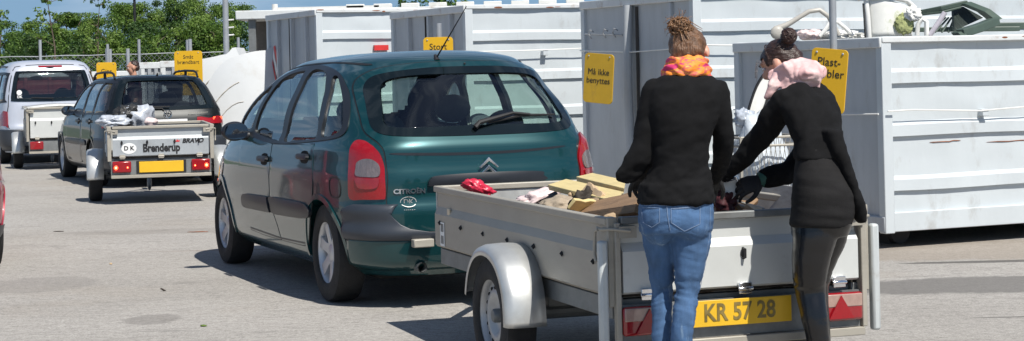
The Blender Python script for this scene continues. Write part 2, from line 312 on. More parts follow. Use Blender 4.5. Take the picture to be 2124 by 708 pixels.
# ------------------------------------------------------------------ vehicle bodies
class Shell:
    def __init__(s, ZN, P, xcf=.42):
        s.ZN = ZN; s.f = {k: pchip(ZN, P[k]) for k in P}; s.xcf = xcf; s.c = {}
    def par(s, z):
        z = min(max(z, s.ZN[0]), s.ZN[-1]); q = s.c.get(z)
        if q is None:
            f = s.f; a, b = f['xr'](z), f['xf'](z); q = (a, a+(b-a)*s.xcf, b, f['w'](z), f['nr'](z), f['nf'](z)); s.c[z] = q
        return q
    def G(s, x, y, q):
        a, c, b, w, nr, nf = q; n = nr if x < c else nf; k = abs((x-c)/((a-c) if x < c else (b-c)))
        return abs(y/w)**n+k**n-1
    def hit(s, d, u, z):
        q = s.par(z); px, py = -d[1]*u-d[0]*7, d[0]*u-d[1]*7
        g = lambda t: s.G(px+d[0]*t, py+d[1]*t, q)
        lo, hi = 0.0, 14.0
        bt = min((g(i*.05), i*.05) for i in range(60, 240))[1]
        if g(bt) < 0:
            lo, hi = 0.0, bt
            # first crossing
            for _ in range(34):
                m = (lo+hi)/2
                if g(m) < 0: hi = m
                else: lo = m
            t = hi
        else: t = bt
        x, y = px+d[0]*t, py+d[1]*t
        # gradient direction by finite differences
        e = 1e-3; G = s.G
        gx = G(x+e, y, q)-G(x-e, y, q); gy = G(x, y+e, q)-G(x, y-e, q); gz = G(x, y, s.par(z+e))-G(x, y, s.par(z-e))
        n = Vector((gx, gy, gz)); n = n.normalized() if n.length > 1e-9 else Vector((-d[0], -d[1], 0))
        return Vector((x, y, z)), n
    def outline(s, z, N=600):
        a, c, b, w, nr, nf = s.par(z); o = []
        for i in range(N):
            t = math.pi+2*math.pi*i/N; co, si = math.cos(t), math.sin(t); n = nr if co < 0 else nf; r = (c-a) if co < 0 else (b-c)
            o.append((c+r*math.copysign(abs(co)**(2/n), co), w*math.copysign(abs(si)**(2/n), si)))
        return o
    def mesh(s, mb, nz=110, nth=168):
        f = s.f; z0, z1 = s.ZN[0], s.ZN[-1]; zs = [z0+(z1-z0)*i/3000 for i in range(3001)]; L = [0]
        pp = [(f['w'](z), f['xf'](z)*.5, f['xr'](z), z) for z in zs]
        for i in range(1, len(pp)): L.append(L[-1]+math.dist(pp[i], pp[i-1]))
        rings = []
        for k in range(nz+1):
            i = min(bisect.bisect_left(L, L[-1]*k/nz), 3000); z = zs[i]; o = s.outline(z); n = len(o); c = [0]
            for j in range(n): c.append(c[-1]+math.dist(o[j], o[(j+1) % n]))
            rg = []; j = 0
            for m in range(nth):
                t = c[-1]*m/nth
                while c[j+1] < t: j += 1
                u = (t-c[j])/(c[j+1]-c[j] or 1); a, b = o[j], o[(j+1) % n]; rg.append((a[0]+(b[0]-a[0])*u, a[1]+(b[1]-a[1])*u, z))
            rings.append(rg)
        mb.ring(rings)
def tri2d(outline, holes, res):
    pts = [Vector(p) for p in outline]; ed = [(i, (i+1) % len(outline)) for i in range(len(outline))]
    for h in holes:
        o = len(pts); pts += [Vector(p) for p in h]; ed += [(o+i, o+(i+1) % len(h)) for i in range(len(h))]
    xs = [p[0] for p in outline]; ys = [p[1] for p in outline]; ins = grow(outline, -res*.35)
    x = min(xs)+res/2
    while x < max(xs):
        y = min(ys)+res/2
        while y < max(ys):
            if inpoly(x, y, ins) and not any(inpoly(x, y, grow(h, res*.35)) for h in holes): pts.append(Vector((x, y)))
            y += res
        x += res
    v, e, f, *_ = geometry.delaunay_2d_cdt(pts, ed, [], 0, 1e-6)
    ff = []
    for t in f:
        cx = sum(v[i][0] for i in t)/3; cy = sum(v[i][1] for i in t)/3
        if inpoly(cx, cy, outline) and not any(inpoly(cx, cy, h) for h in holes): ff.append(tuple(t))
    return v, ff
def patch(sh, outline, d, off, thick, holes=(), res=.035, mirror=False, bulge=0.0, mb=None):
    """a panel that follows the body surface: outline in (u, z), seen along d"""
    holes = list(holes); v, f = tri2d(outline, holes, res); top = []; bot = []
    cu = sum(p[0] for p in outline)/len(outline); cz = sum(p[1] for p in outline)/len(outline)
    ru = max(abs(p[0]-cu) for p in outline) or 1; rz = max(abs(p[1]-cz) for p in outline) or 1
    for p in v:
        h, n = sh.hit(d, p[0], p[1]); b = bulge*max(0, 1-((p[0]-cu)/ru)**2)*max(0, 1-((p[1]-cz)/rz)**2) if bulge else 0
        top.append(h+n*(off+b)); bot.append(h+n*(off-thick))
    s = -1 if mirror else 1; top = [(a[0], a[1]*s, a[2]) for a in top]; bot = [(a[0], a[1]*s, a[2]) for a in bot]
    # orient faces outwards
    def outward(t):
        a, b, c = (Vector(top[i]) for i in t); n = (b-a).cross(c-a); q = Vector(bot[t[0]]); return n.dot(a-q) >= 0
    ff = [t if outward(t) else t[::-1] for t in f]
    cnt = {}
    for t in ff:
        for i in range(3):
            e = (t[i], t[(i+1) % 3]); cnt[e] = 1
    nb = len(top); side = [(b, a, a+nb, b+nb) for (a, b) in cnt if (b, a) not in cnt]
    mb = mb or MB(); mb.add(top+bot, ff+side); return mb
def pp(sh, name, m, parent, outline, d, off, thick, sides=(False,), **k):
    o = []
    for s in sides: o.append(patch(sh, outline, d, off, thick, mirror=s, **k).build(name, m, parent, smooth=40, fixn=False))
    return o if len(o) > 1 else o[0]
SIDE = (0, -1); REAR = (1, 0); FRONT = (-1, 0); CORN = (.70710678, -.70710678); FCORN = (-.70710678, -.70710678)
LR = (False, True)
def band(sh, zs, xb, offs, front=False, N=64):
    """wrap-around strip (bumper): at every height the outline is cut at xb(z) and pushed out by offs(z)"""
    rings = []
    for z in zs:
        o = sh.outline(z, 900)
        n = len(o); pts = [p for p in (o[n//2:]+o[:n//2])] if not front else o
        pts = [p for p in pts if (p[0] < xb(z) if not front else p[0] > xb(z))]
        L = [0]
        for i in range(1, len(pts)): L.append(L[-1]+math.dist(pts[i], pts[i-1]))
        rg = []; j = 0
        for m in range(N):
            t = L[-1]*m/(N-1)
            while j < len(L)-2 and L[j+1] < t: j += 1
            u = (t-L[j])/((L[j+1]-L[j]) or 1); a, b = pts[j], pts[j+1]; x, y = a[0]+(b[0]-a[0])*u, a[1]+(b[1]-a[1])*u
            q = sh.par(z); e = 1e-3; nx = sh.G(x+e, y, q)-sh.G(x-e, y, q); ny = sh.G(x, y+e, q)-sh.G(x, y-e, q); l = math.hypot(nx, ny) or 1
            o2 = offs(z); rg.append((x+nx/l*o2, y+ny/l*o2, z))
        rings.append(rg)
    mb = MB(); mb.ring(rings, False, False); return mb
def band2(sh, z0, ztop, xb, offs, N=110, Rw=16):
    """like band, but the upper edge follows ztop(lateral y)"""
    K = 44; lv = [z0+(.66-z0)*i/K for i in range(K+1)]; rings = []
    for z in lv:
        o = sh.outline(z, 900); n = len(o); pts = [p for p in (o[n//2:]+o[:n//2]) if p[0] < xb(z)]; L = [0]
        for i in range(1, len(pts)): L.append(L[-1]+math.dist(pts[i], pts[i-1]))
        rg = []; j = 0; q = sh.par(z); e = 1e-3; o2 = offs(z)
        for m in range(N):
            t = L[-1]*m/(N-1)
            while j < len(L)-2 and L[j+1] < t: j += 1
            u = (t-L[j])/((L[j+1]-L[j]) or 1); a, b = pts[j], pts[j+1]; x, y = a[0]+(b[0]-a[0])*u, a[1]+(b[1]-a[1])*u
            nx = sh.G(x+e, y, q)-sh.G(x-e, y, q); ny = sh.G(x, y+e, q)-sh.G(x, y-e, q); l = math.hypot(nx, ny) or 1; rg.append(Vector((x+nx/l*o2, y+ny/l*o2, z)))
        rings.append(rg)
    out = []
    for r in range(Rw+1):
        rg = []
        for m in range(N):
            zt = ztop(abs(rings[K//2][m].y)); z = z0+(zt-z0)*r/Rw; f = (z-z0)/(.66-z0)*K; i = min(int(f), K-1); rg.append(rings[i][m].lerp(rings[i+1][m], f-i))
        out.append(rg)
    mb = MB(); mb.ring(out, False, False); return mb
def make_wheel(parent, x, y, r, wd, rimr, side, spokes=5, style='alloy', name='wheel'):
    """side: +1 outer face towards +y"""
    s = side; mb = MB(); mb.lathe([(.02, -wd*.3*s), (rimr*.62, -wd*.3*s), (rimr*.62, -.02*s), (.02, -.02*s)], 32)
    hub = mb.build(name, M['disc'], parent, loc=(x, y, r))
    t = MB(); h = wd/2
    prof = [(rimr*.97, -h*.86), (rimr*1.03, -h*.98), (rimr+.4*(r-rimr), -h*1.04), (r*.965, -h*.9), (r*.99, -h*.7), (r, -h*.35), (r, h*.35), (r*.99, h*.7), (r*.965, h*.9), (rimr+.4*(r-rimr), h*1.04), (rimr*1.03, h*.98), (rimr*.97, h*.86)]
    t.lathe(prof, 64)
    for g in (-.45, 0, .45): pass
    t.build('tyre', M['tyre'], hub, smooth=50)
    # rim
    b = MB(); o = h*.86*s
    b.lathe([(rimr*.99, -o), (rimr*1.02, -o*.96), (rimr*.93, -o*.8), (rimr*.88, 0), (rimr*.90, o*.62), (rimr*.955, o*.9), (rimr*1.01, o*1.0), (rimr*1.03, o*.95), (rimr*.99, o*.85)], 56)
    if style == 'alloy':
        for k in range(spokes):
            a = 2*math.pi*k/spokes+.3; ca, sa = math.cos(a), math.sin(a)
            def P(rad, lat, dep): return (rad*ca-lat*sa, dep*s, rad*sa+lat*ca)
            w0, w1 = rimr*.20, rimr*.16; f0, f1 = h*.50, h*.72
            pts = [P(.03, -w0, f0), P(rimr*.5, -w0*.8, f0+.01), P(rimr*.92, -w1*1.25, f1), P(rimr*.92, w1*1.25, f1), P(rimr*.5, w0*.8, f0+.01), P(.03, w0, f0)]
            pb = [P(.03, -w0, f0-.03), P(rimr*.5, -w0*.8, f0-.03), P(rimr*.92, -w1*1.25, f1-.035), P(rimr*.92, w1*1.25, f1-.035), P(rimr*.5, w0*.8, f0-.03), P(.03, w0, f0-.03)]
            b.add(pts+pb, [(0, 1, 2, 3, 4, 5), (11, 10, 9, 8, 7, 6)]+[(i, 6+i, 6+(i+1) % 6, (i+1) % 6) for i in range(6)])
        b.lathe([(.001, (h*.50+.012)*s), (.032, (h*.50+.011)*s), (.062, (h*.50)*s), (.066, (h*.50-.04)*s)], 24)
        b.build('rim', M['alloy'], hub, smooth=40, bevel=.003)
    else:
        dz = h*.35
        b.lathe([(rimr*.90, (h*.45)*s), (rimr*.80, (h*.42)*s), (rimr*.66, (h*.60)*s), (rimr*.52, (h*.58)*s), (rimr*.42, (h*.30)*s), (rimr*.25, (h*.28)*s), (.001, (h*.28)*s)], 56)
        rim = b.build('rim', M['steel_rim'], hub, smooth=50)
        c = MB(); nh = 16
        for k in range(nh):
            a = 2*math.pi*k/nh; rr = rimr*.745; c.ell((rr*math.cos(a), (h*.52)*s, rr*math.sin(a)), (rimr*.055, .006, rimr*.055), 10, 6)
        c.build('rim_holes', M['well'], hub)
        c = MB(); c.lathe([(.001, h*.75*s), (.028, h*.73*s), (.034, h*.6*s), (.034, h*.28*s)], 20); c.build('hub_cap', M['galv_dark'], hub)
    return hub
def seat(parent, x, y, z0=.32, h=.62, back=.55, m='interior', head=True, w=.25):
    b = MB(); b.M = Matrix.Translation((x, y, z0))
    def rb(x0, x1, w, za, zb, tilt=0.0, tw=1.0):
        rg = []
        for t, k in ((0, .8), (.08, .96), (.5, 1), (.9, tw), (1, tw*.8)):
            z = za+(zb-za)*t; dx = -tilt*t
            rg.append([((x0+x1)/2+dx+(x1-x0)/2*k*math.copysign(abs(math.cos(a))**.5, math.cos(a)), w*k*math.copysign(abs(math.sin(a))**.5, math.sin(a)), z) for a in (2*math.pi*i/20 for i in range(20))])
        b.ring(rg)
    rb(-.28, .26, w, .0, .2); rb(-.30, -.17, w, .12, .12+back, .12, .72)
    o = b.build('seat', M[m], parent, smooth=60)
    if head:
        c = MB(); c.M = Matrix.Translation((x-.38, y, z0+.12+back+.13)); c.ell((0, 0, 0), (.055, .135, .10), 18, 10); c.M = Matrix.Identity(4)
        for q in (-.05, .05): c.tube([(x-.37, y+q, z0+.08+back), (x-.375, y+q, z0+.2+back)], .007, 6)
        c.build('headrest', M[m], o, smooth=60)
    return o
def vehicle(name, label, cat, group, O, deg, sh, S):
    rt = thing(name, label, cat, (O[0], O[1], 0), R(90+deg), group)
    mb = MB(); sh.mesh(mb); tmp = mb.build('tmp', [S['paint'], M['well']], None, smooth=180)
    AR = S['arch']; cut = MB()
    for (x, zc) in S['axles']:
        for sg in (1, -1):
            cut.lathe([(.0005, .50*sg), (AR, .50*sg), (AR, 1.2*sg), (.0005, 1.2*sg)], 72, c=(x, 0, zc))
    co = cut.build('cut', M['well'], None, smooth=0)
    bo = tmp.modifiers.new('b', 'BOOLEAN'); bo.operation = 'DIFFERENCE'; bo.object = co; bo.solver = 'EXACT'
    me = evaluated(tmp, 'body'); bpy.data.objects.remove(tmp); bpy.data.objects.remove(co)
    bm = bmesh.new(); bm.from_mesh(me); kill = []
    hs = [smoothpoly(h) for h in S.get('holes_side', [])]; hr = [smoothpoly(h) for h in S.get('holes_rear', [])]; hf = [smoothpoly(h) for h in S.get('holes_front', [])]
    for f in bm.faces:
        c = f.calc_center_median(); dark = False
        for (x, zc) in S['axles']:
            if math.hypot(c.x-x, c.z-zc) <= AR+.0015 and abs(c.y) > .45: dark = True
        f.material_index = 1 if (dark or c.z < sh.ZN[0]+.003) else 0; f.smooth = True
        if dark: continue
        vs = [v.co for v in f.verts]
        if abs(c.y) > .3 and any(inpoly(c.x, c.z, h) for h in hs) and abs(f.normal.y) > .35: kill.append(f)
        elif c.x < .4 and any(inpoly(c.y, c.z, h) for h in hr) and f.normal.x < -.1: kill.append(f)
        elif c.x > .6 and any(all(inpoly(v.y, v.z, h) for v in vs) for h in hf) and f.normal.x > .1: kill.append(f)
    bmesh.ops.delete(bm, geom=kill, context='FACES'); bm.to_mesh(me); bm.free()
    me.materials.clear(); me.materials.append(S['paint']); me.materials.append(M['well']); me.set_sharp_from_angle(angle=R(40))
    bo = bpy.data.objects.new('body', me); COL.objects.link(bo); bo.parent = rt
    # arch lips
    for (x, zc) in S['axles']:
        a0, a1 = -.12, math.pi+.12; n = 40; ol = [(x+(AR+.03)*math.cos(a0+(a1-a0)*i/n), zc+(AR+.03)*math.sin(a0+(a1-a0)*i/n)) for i in range(n+1)]
        ol += [(x+(AR-.004)*math.cos(a1-(a1-a0)*i/n), zc+(AR-.004)*math.sin(a1-(a1-a0)*i/n)) for i in range(n+1)]
        ol = [(p[0], max(p[1], sh.ZN[0]+.01)) for p in ol]
        for mir in LR: patch(sh, ol, SIDE, .010, .02, res=.2, mirror=mir).build('wheel_arch_lip', S.get('lip', S['paint']), rt, smooth=40, fixn=False)
    for (x, zc), sp in zip(S['axles'], (0, 0)):
        for sg in (1, -1):
            make_wheel(rt, x, sg*S['wy'], S['wr'], S['ww'], S['rim'], sg, S.get('spokes', 5), S.get('style', 'alloy'))
    # windows
    if 'dlo' in S:
        gl = [smoothpoly(g) for g in S['side_glass']]; dl = smoothpoly(S['dlo'])
        for mir in LR:
            fr = patch(sh, dl, SIDE, .006, .03, holes=gl, res=.05, mirror=mir).build('window_surround', S.get('surround', M['trim_dark']), rt, fixn=False)
            for g in gl: patch(sh, grow(g, .012), SIDE, -.004, .004, res=.05, mirror=mir).build('side_window', S.get('glass', M['glass']), rt, smooth=180, fixn=False)
    if 'rear_out' in S:
        ro = smoothpoly(S['rear_out']); ri = smoothpoly(S['rear_in'])
        patch(sh, ro, REAR, .010, .02, holes=[ri], res=.045).build('rear_window_band', M['ceramic'], rt, fixn=False)
        patch(sh, grow(ri, .012), REAR, .003, .004, res=.045).build('rear_window', S.get('glass', M['glass']), rt, smooth=180, fixn=False)
    if 'front_glass' in S:
        g = smoothpoly(S['front_glass']); patch(sh, g, FRONT, .004, .004, res=.06).build('windscreen', S.get('glass', M['glass']), rt, smooth=180, fixn=False)
        patch(sh, grow(g, .03), FRONT, .008, .02, holes=[grow(g, -.02)], res=.08).build('windscreen_seal', M['trim_dark'], rt, fixn=False)
    for ol in S.get('doors', []):
        for mir in LR:
            d = patch(sh, ol, SIDE, .0045, .006, res=.04, mirror=mir).build('door', S['paint'], rt, fixn=False)
            patch(sh, grow(ol, .007), SIDE, .001, .004, holes=[grow(ol, -.012)], res=.15, mirror=mir).build('door_gap_seal', M['rubber'], d, fixn=False)
            hx, hz = ol[S.get('hi', 0)] if False else S['handles'][S['doors'].index(ol)]
            patch(sh, smoothpoly([(hx-.10, hz-.015), (hx+.09, hz-.018), (hx+.10, hz+.014), (hx-.09, hz+.02)]), SIDE, .032, .022, res=.03, mirror=mir, bulge=.006).build('door_handle', S.get('handle_m', M['trim_dark']), d, fixn=False)
            patch(sh, smoothpoly([(hx-.075, hz-.035), (hx+.07, hz-.035), (hx+.07, hz+.03), (hx-.07, hz+.035)]), SIDE, .006, .004, res=.03, mirror=mir).build('handle_recess', M['well'], d, fixn=False)
    for ol in S.get('mouldings', []):
        for mir in LR: patch(sh, smoothpoly(ol), SIDE, .018, .02, res=.03, mirror=mir, bulge=.012).build('side_moulding', S.get('mould_m', M['trim_dark']), rt, fixn=False)
    # interior
    fl = MB(); x0, x1 = S['cabin']; fl.box(x0, x1, -.66, .66, .30, .34); fl.build('cabin_floor', M['interior'], rt)
    ds = MB(); xd = S['dash']
    ds.ring([[(xd, y, .6), (xd-.05, y, .93), (xd+.1, y, .99), (xd+.5, y, .98), (xd+.5, y, .6)] for y in (-.68, -.3, 0, .3, .68)], True); ds.build('dashboard', M['interior'], rt, bevel=.02)
    for (x, y, m, h, b) in S['seats']: seat(rt, x, y, m=m, head=h, back=b)
    st = MB(); st.M = Matrix.Translation((xd-.2, .34, .93)) @ Matrix.Rotation(R(65), 4, 'Y')
    st.tube([(.18*math.cos(a), .18*math.sin(a), 0) for a in (2*math.pi*i/28 for i in range(29))], .013, 8); st.tube([(-.17, 0, 0), (.17, 0, 0)], .014, 6); st.tube([(0, 0, 0), (0, 0, .22)], .03, 8)
    st.build('steering_wheel', M['interior'], rt)
    mr = MB(); mr.ell((S['mirror_in'][0], 0, S['mirror_in'][1]), (.02, .12, .035), 16, 8); mr.build('inside_mirror', M['interior'], rt)
    # exterior mirrors
    mx_, my_, mz_ = S['mirror']
    for sg in (1, -1):
        b = MB(); b.ell((mx_, sg*(my_+.10), mz_), (.06, .10, .072), 24, 14); b.tube([(mx_+.02, sg*(my_-.08), mz_-.05), (mx_+.01, sg*(my_+.05), mz_-.03)], [.04, .035], 12)
        h = b.build('side_mirror', S.get('mirror_m', M['trim_dark']), rt, smooth=60)
        g = MB(); n = 28; g.add([(mx_-.058, sg*(my_+.10)+.085*math.copysign(abs(math.cos(a))**.75, math.cos(a)), mz_+.058*math.copysign(abs(math.sin(a))**.75, math.sin(a))) for a in (2*math.pi*i/n for i in range(n))], [tuple(range(n))])
        g.build('mirror_glass', M['mirror'], h, smooth=0)
    # underside
    u = MB(); u.box(S['cabin'][0]+.05, S['cabin'][1]+.7, -.62, .62, .17, .215); u.tube([(S['axles'][0][0], -.7, .30), (S['axles'][0][0], .7, .30)], .05, 10); u.build('underbody', M['well'], rt)
    return rt
# ------------------------------------------------------------------ green people carrier
ZG = [.20, .28, .45, .62, .66, .80, .90, .98, 1.05, 1.15, 1.25, 1.35, 1.45, 1.50, 1.54, 1.57, 1.59, 1.60]
PG = {'xr': [-0.609, -0.691, -0.726, -0.726, -0.704, -0.699, -0.675, -0.669, -0.627, -0.555, -0.491, -0.433, -0.381, -0.313, -0.22, -0.081, 0.105, 0.369],
      'xf': [3.399, 3.525, 3.583, 3.59, 3.54, 3.439, 3.332, 3.126, 2.976, 2.78, 2.593, 2.347, 2.027, 1.845, 1.637, 1.336, 0.987, 0.701],
      'w': [0.772, 0.852, 0.882, 0.901, 0.899, 0.895, 0.882, 0.872, 0.84, 0.822, 0.791, 0.742, 0.689, 0.64, 0.595, 0.478, 0.315, 0.03],
      'nr': [5.213, 5.242, 5.326, 5.423, 5.5, 5.5, 5.5, 5.35, 5.062, 4.584, 3.858, 3.187, 2.8, 2.45, 2.25, 2.1, 2.04, 2.035],
      'nf': [4.345, 4.2, 4.4, 4.5, 4.55, 4.55, 4.5, 4.45, 4.5, 4.9, 5.0, 5.0, 4.949, 5.0, 5.0, 4.88, 4.787, 4.698]}
shG = Shell(ZG, PG)
g1 = [(2.36, 1.085), (2.20, 1.18), (1.98, 1.29), (1.74, 1.375), (1.70, 1.345), (1.78, 1.235), (1.86, 1.10), (1.95, 1.06), (2.2, 1.06)]
g2 = [(1.77, 1.06), (1.735, 1.15), (1.66, 1.275), (1.56, 1.385), (1.38, 1.445), (1.08, 1.475), (.985, 1.455), (.985, 1.31), (1.0, 1.19), (1.015, 1.03), (1.05, .998), (1.4, 1.015), (1.7, 1.035)]
g3 = [(.885, 1.005), (.882, 1.134), (.868, 1.289), (.86, 1.43), (.82, 1.476), (.68, 1.483), (.45, 1.455), (.345, 1.38), (.25, 1.272), (.19, 1.147), (.185, 1.05), (.24, 1.03), (.6, 1.012)]
g4 = [(.085, 1.055), (.115, 1.189), (.19, 1.31), (.275, 1.425), (.20, 1.432), (.065, 1.35), (-.10, 1.245), (-.19, 1.15), (-.195, 1.10), (-.13, 1.07)]
dloG = [(2.50, 1.06), (2.23, 1.205), (1.98, 1.325), (1.60, 1.435), (1.22, 1.495), (.89, 1.513), (.58, 1.503), (.22, 1.457), (.02, 1.37), (-.14, 1.27), (-.245, 1.16), (-.25, 1.075), (-.05, 1.035), (.5, 1.0), (.95, .982), (1.4, .985), (1.95, 1.02)]
def ymir(p): return p+[(-y, z) for y, z in reversed(p)]
roG = ymir([(0, 1.478), (.17, 1.476), (.36, 1.464), (.50, 1.446), (.575, 1.418), (.618, 1.36), (.645, 1.27), (.665, 1.18), (.668, 1.115), (.635, 1.076), (.54, 1.058), (.30, 1.05), (.05, 1.048)][1:])
riG = ymir([(.17, 1.434), (.36, 1.428), (.47, 1.412), (.53, 1.38), (.56, 1.31), (.585, 1.21), (.60, 1.15), (.575, 1.118), (.47, 1.105), (.2, 1.108)])
tgG = ymir([(.18, 1.512), (.34, 1.503), (.46, 1.488), (.56, 1.460), (.635, 1.405), (.675, 1.30), (.70, 1.18), (.705, 1.09), (.66, 1.02), (.638, .95), (.635, .80), (.645, .68), (.64, .61), (.60, .545), (.53, .505), (.42, .482), (.2, .476)])
doorF = [(1.86, .335), (1.45, .322), (1.01, .322), (1.06, .42), (1.12, .50), (1.165, .60), (1.185, .75), (1.18, .88), (1.165, .975), (1.6, 1.0), (2.06, 1.03), (2.10, .93), (2.06, .78), (2.01, .635), (1.96, .48), (1.91, .39)]
doorR = [(.99, .322), (.45, .328), (.33, .345), (.275, .42), (.20, .53), (.13, .64), (.115, .75), (.135, .87), (.16, 1.0), (.6, .985), (1.145, .972), (1.165, .88), (1.168, .75), (1.148, .60), (1.10, .50), (1.04, .42)]
mouG = [[(1.93, .50), (1.90, .585), (1.6, .602), (1.215, .608), (1.195, .60), (1.17, .56), (1.16, .51), (1.19, .502), (1.6, .497)], [(1.13, .61), (.75, .618), (.32, .618), (.20, .598), (.155, .57), (.19, .535), (.32, .518), (.75, .505), (1.09, .503), (1.12, .56)]]
S = dict(paint=M['green_paint'], arch=.345, axles=[(0, .315), (2.76, .315)], wy=.765, wr=.315, ww=.19, rim=.20, spokes=6,
         holes_side=[grow(smoothpoly(dloG, 1), -.016)], holes_rear=[grow(smoothpoly(roG, 1), -.018)], holes_front=[[(-.62, 1.13), (-.5, 1.46), (0, 1.5), (.5, 1.46), (.62, 1.13), (0, 1.10)]],
         dlo=dloG, side_glass=[g1, g2, g3, g4], rear_out=roG, rear_in=riG, front_glass=[(-.64, 1.12), (-.60, 1.28), (-.53, 1.45), (-.3, 1.485), (0, 1.495), (.3, 1.485), (.53, 1.45), (.60, 1.28), (.64, 1.12), (.3, 1.085), (0, 1.08), (-.3, 1.085)],
         doors=[doorF, doorR], handles=[(1.33, .865), (.33, .915)], mouldings=mouG, cabin=(-.45, 2.2), dash=1.85,
         seats=[(1.25, .36, 'interior', True, .62), (1.25, -.36, 'interior', True, .62), (.42, .42, 'interior', True, .52), (.42, 0, 'interior', False, .52), (.42, -.42, 'interior', True, .52)],
         mirror_in=(1.62, 1.36), mirror=(1.90, .86, 1.05), glass=M['glass'])
car = vehicle('people_carrier', 'dark green people carrier hitched to the open trailer full of wood', 'car', 'cars queueing with trailers', (-.429, 12.173), 22.3, shG, S)
# tailgate with the window opening, seams, light strips
tg = patch(shG, smoothpoly(tgG), REAR, .006, .01, holes=[grow(smoothpoly(roG), -.006)], res=.03).build('tailgate', M['green_paint'], car, smooth=60, fixn=False)
patch(shG, grow(smoothpoly(tgG), .007), REAR, .0015, .004, holes=[grow(smoothpoly(tgG), -.01)], res=.2).build('tailgate_gap_seal', M['rubber'], tg, fixn=False)
patch(shG, smoothpoly([(-.52, .966), (-.50, .955), (-.2, .936), (.2, .934), (.56, .948), (.58, .962), (.2, .952), (-.2, .953)]), REAR, .0075, .002, res=.03).build('tailgate_crease_shade', M['trim_dark'], tg, fixn=False)  # flat dark strip that paints the shade of a crease below the window
patch(shG, smoothpoly([(-.36, .79), (-.33, .812), (0, .818), (.33, .812), (.385, .797), (.40, .765), (.36, .752), (0, .756), (-.36, .76)]), REAR, .036, .03, res=.03, bulge=.01).build('tailgate_grip', M['trim_dark'], tg, fixn=False)
lampo = [(.262, .684), (.272, .80), (.275, .926), (.268, 1.00), (.243, 1.034), (.19, 1.035), (.138, 1.018), (.061, .972), (.022, .885), (.008, .79), (.008, .693), (.03, .682), (.15, .68)]
lampw = [(.197, .825), (.203, .87), (.197, .905), (.151, .926), (.095, .924), (.05, .888), (.042, .823), (.11, .816)]
lampd = [(.197, .812), (.11, .805), (.045, .81), (.05, .76), (.10, .745), (.17, .75), (.195, .775)]
for mir in LR:
    lp = patch(shG, smoothpoly(lampo), CORN, .010, .02, res=.03, mirror=mir, bulge=.012).build('tail_lamp', M['lamp_red'], car, smooth=60, fixn=False)
    patch(shG, smoothpoly(lampw), CORN, .0235, .01, res=.03, mirror=mir).build('indicator_lens', M['lamp_clear'], lp, smooth=60, fixn=False)
    patch(shG, smoothpoly(lampd), CORN, .0225, .01, res=.03, mirror=mir).build('fog_lamp_lens', M['lamp_deep'], lp, smooth=60, fixn=False)
    patch(shG, smoothpoly([(2.9-.02, .60), (3.05, .78), (2.8, .83), (2.7, .74)]), SIDE, .006, .01, res=.04, mirror=mir).build('headlamp', M['lamp_clear'], car, fixn=False)
# bumpers: grey plastic upper band over a painted lower one
def ob(z): return .006+.022*math.exp(-((z-.485)/.035)**2)+.018*math.exp(-((z-.60)/.09)**2) if z > .43 else .006
zs = [.435+.215*i/26 for i in range(27)]
def topz(m, N=96):
    t = abs(2*m/(N-1)-1); return t
zq = [(0, .474), (.2, .474), (.42, .480), (.53, .502), (.585, .530), (.625, .570), (.645, .610), (.660, .652), (1, .652)]
def ztg(y):
    for (a, b), (c, d) in zip(zq, zq[1:]):
        if a <= y <= c: return b+(d-b)*(y-a)/(c-a)
    return .652
bb = band2(shG, .430, ztg, lambda z: -.375-.10*max(0, (z-.60)/.05)**2, lambda z: .030*math.exp(-((z-.47)/.055)**2)+.014+.012*math.exp(-((z-.60)/.05)**2))
bo = bb.build('bumper', M['trim'], car, smooth=60, fixn=True)
sm = bo.modifiers.new('solid', 'SOLIDIFY'); sm.thickness = .02; sm.offset = -1
lb = band(shG, [.235+.2*i/12 for i in range(13)], lambda z: -.345-.05*(z-.235)/.2, lambda z: .022*min(1, (z-.235)/.05), N=80).build('bumper_lower', M['green_paint'], car, smooth=60, fixn=False)
bm = bmesh.new(); bm.from_mesh(lb.data); bmesh.ops.recalc_face_normals(bm, faces=bm.faces); bm.to_mesh(lb.data); bm.free()
sm = lb.modifiers.new('solid', 'SOLIDIFY'); sm.thickness = .015; sm.offset = -1
fb = band(shG, [.24+.4*i/16 for i in range(17)], lambda z: 3.14, lambda z: .02, front=True, N=80).build('bumper', M['trim'], car, smooth=60, fixn=False)
# badges and writing on the tailgate
def chev(mb, y, z, s, d):
    for k in (0, 1):
        zz = z-k*s*.36
        o = [(-s*.5, zz-s*.36), (-s*.40, zz-s*.41), (0, zz-s*.10), (s*.40, zz-s*.41), (s*.5, zz-s*.36), (0, zz+s*.10)]
        mb.prism([(a, b) for a, b in o], d, lambda u, v, t: (-.712-t, y-u, v))
cb = MB(); chev(cb, .0, .905, .135, .008); cb.build('chevron_badge', M['chrome'], tg, smooth=0, bevel=.003)
t = text('CITROËN', .040, BACKF(-.702, .515, .727) @ Matrix.Rotation(R(0), 4, 'Z'), 'badge_lettering', M['chrome'], tg, ext=.004, sx=1.15, bold=.0014)
for v in t.data.vertices:
    h, n = shG.hit(REAR, v.co.y, v.co.z); v.co.x = h.x-.010-( .004 if v.co.x < -.702 else 0)
dk = MB(); dk.tube([(-.7, .525+.048*math.cos(a), .664+.030*math.sin(a)) for a in (2*math.pi*i/32 for i in range(33))], .0022, 5); dk = dk.build('country_sticker', M['galv_in'], tg)
t2 = text('DK', .042, BACKF(-.70, .525, .664), 'country_letters', M['galv_in'], dk, bold=.0006, sx=1.05); t3 = text('- - - - - -', .02, BACKF(-.70, .525, .618), 'sticker_small_print', M['white_mark'], dk, bold=.0008)
for q in (dk, t2, t3):
    for v in q.data.vertices:
        h, n = shG.hit(REAR, v.co.y, v.co.z); v.co.x = h.x-.009
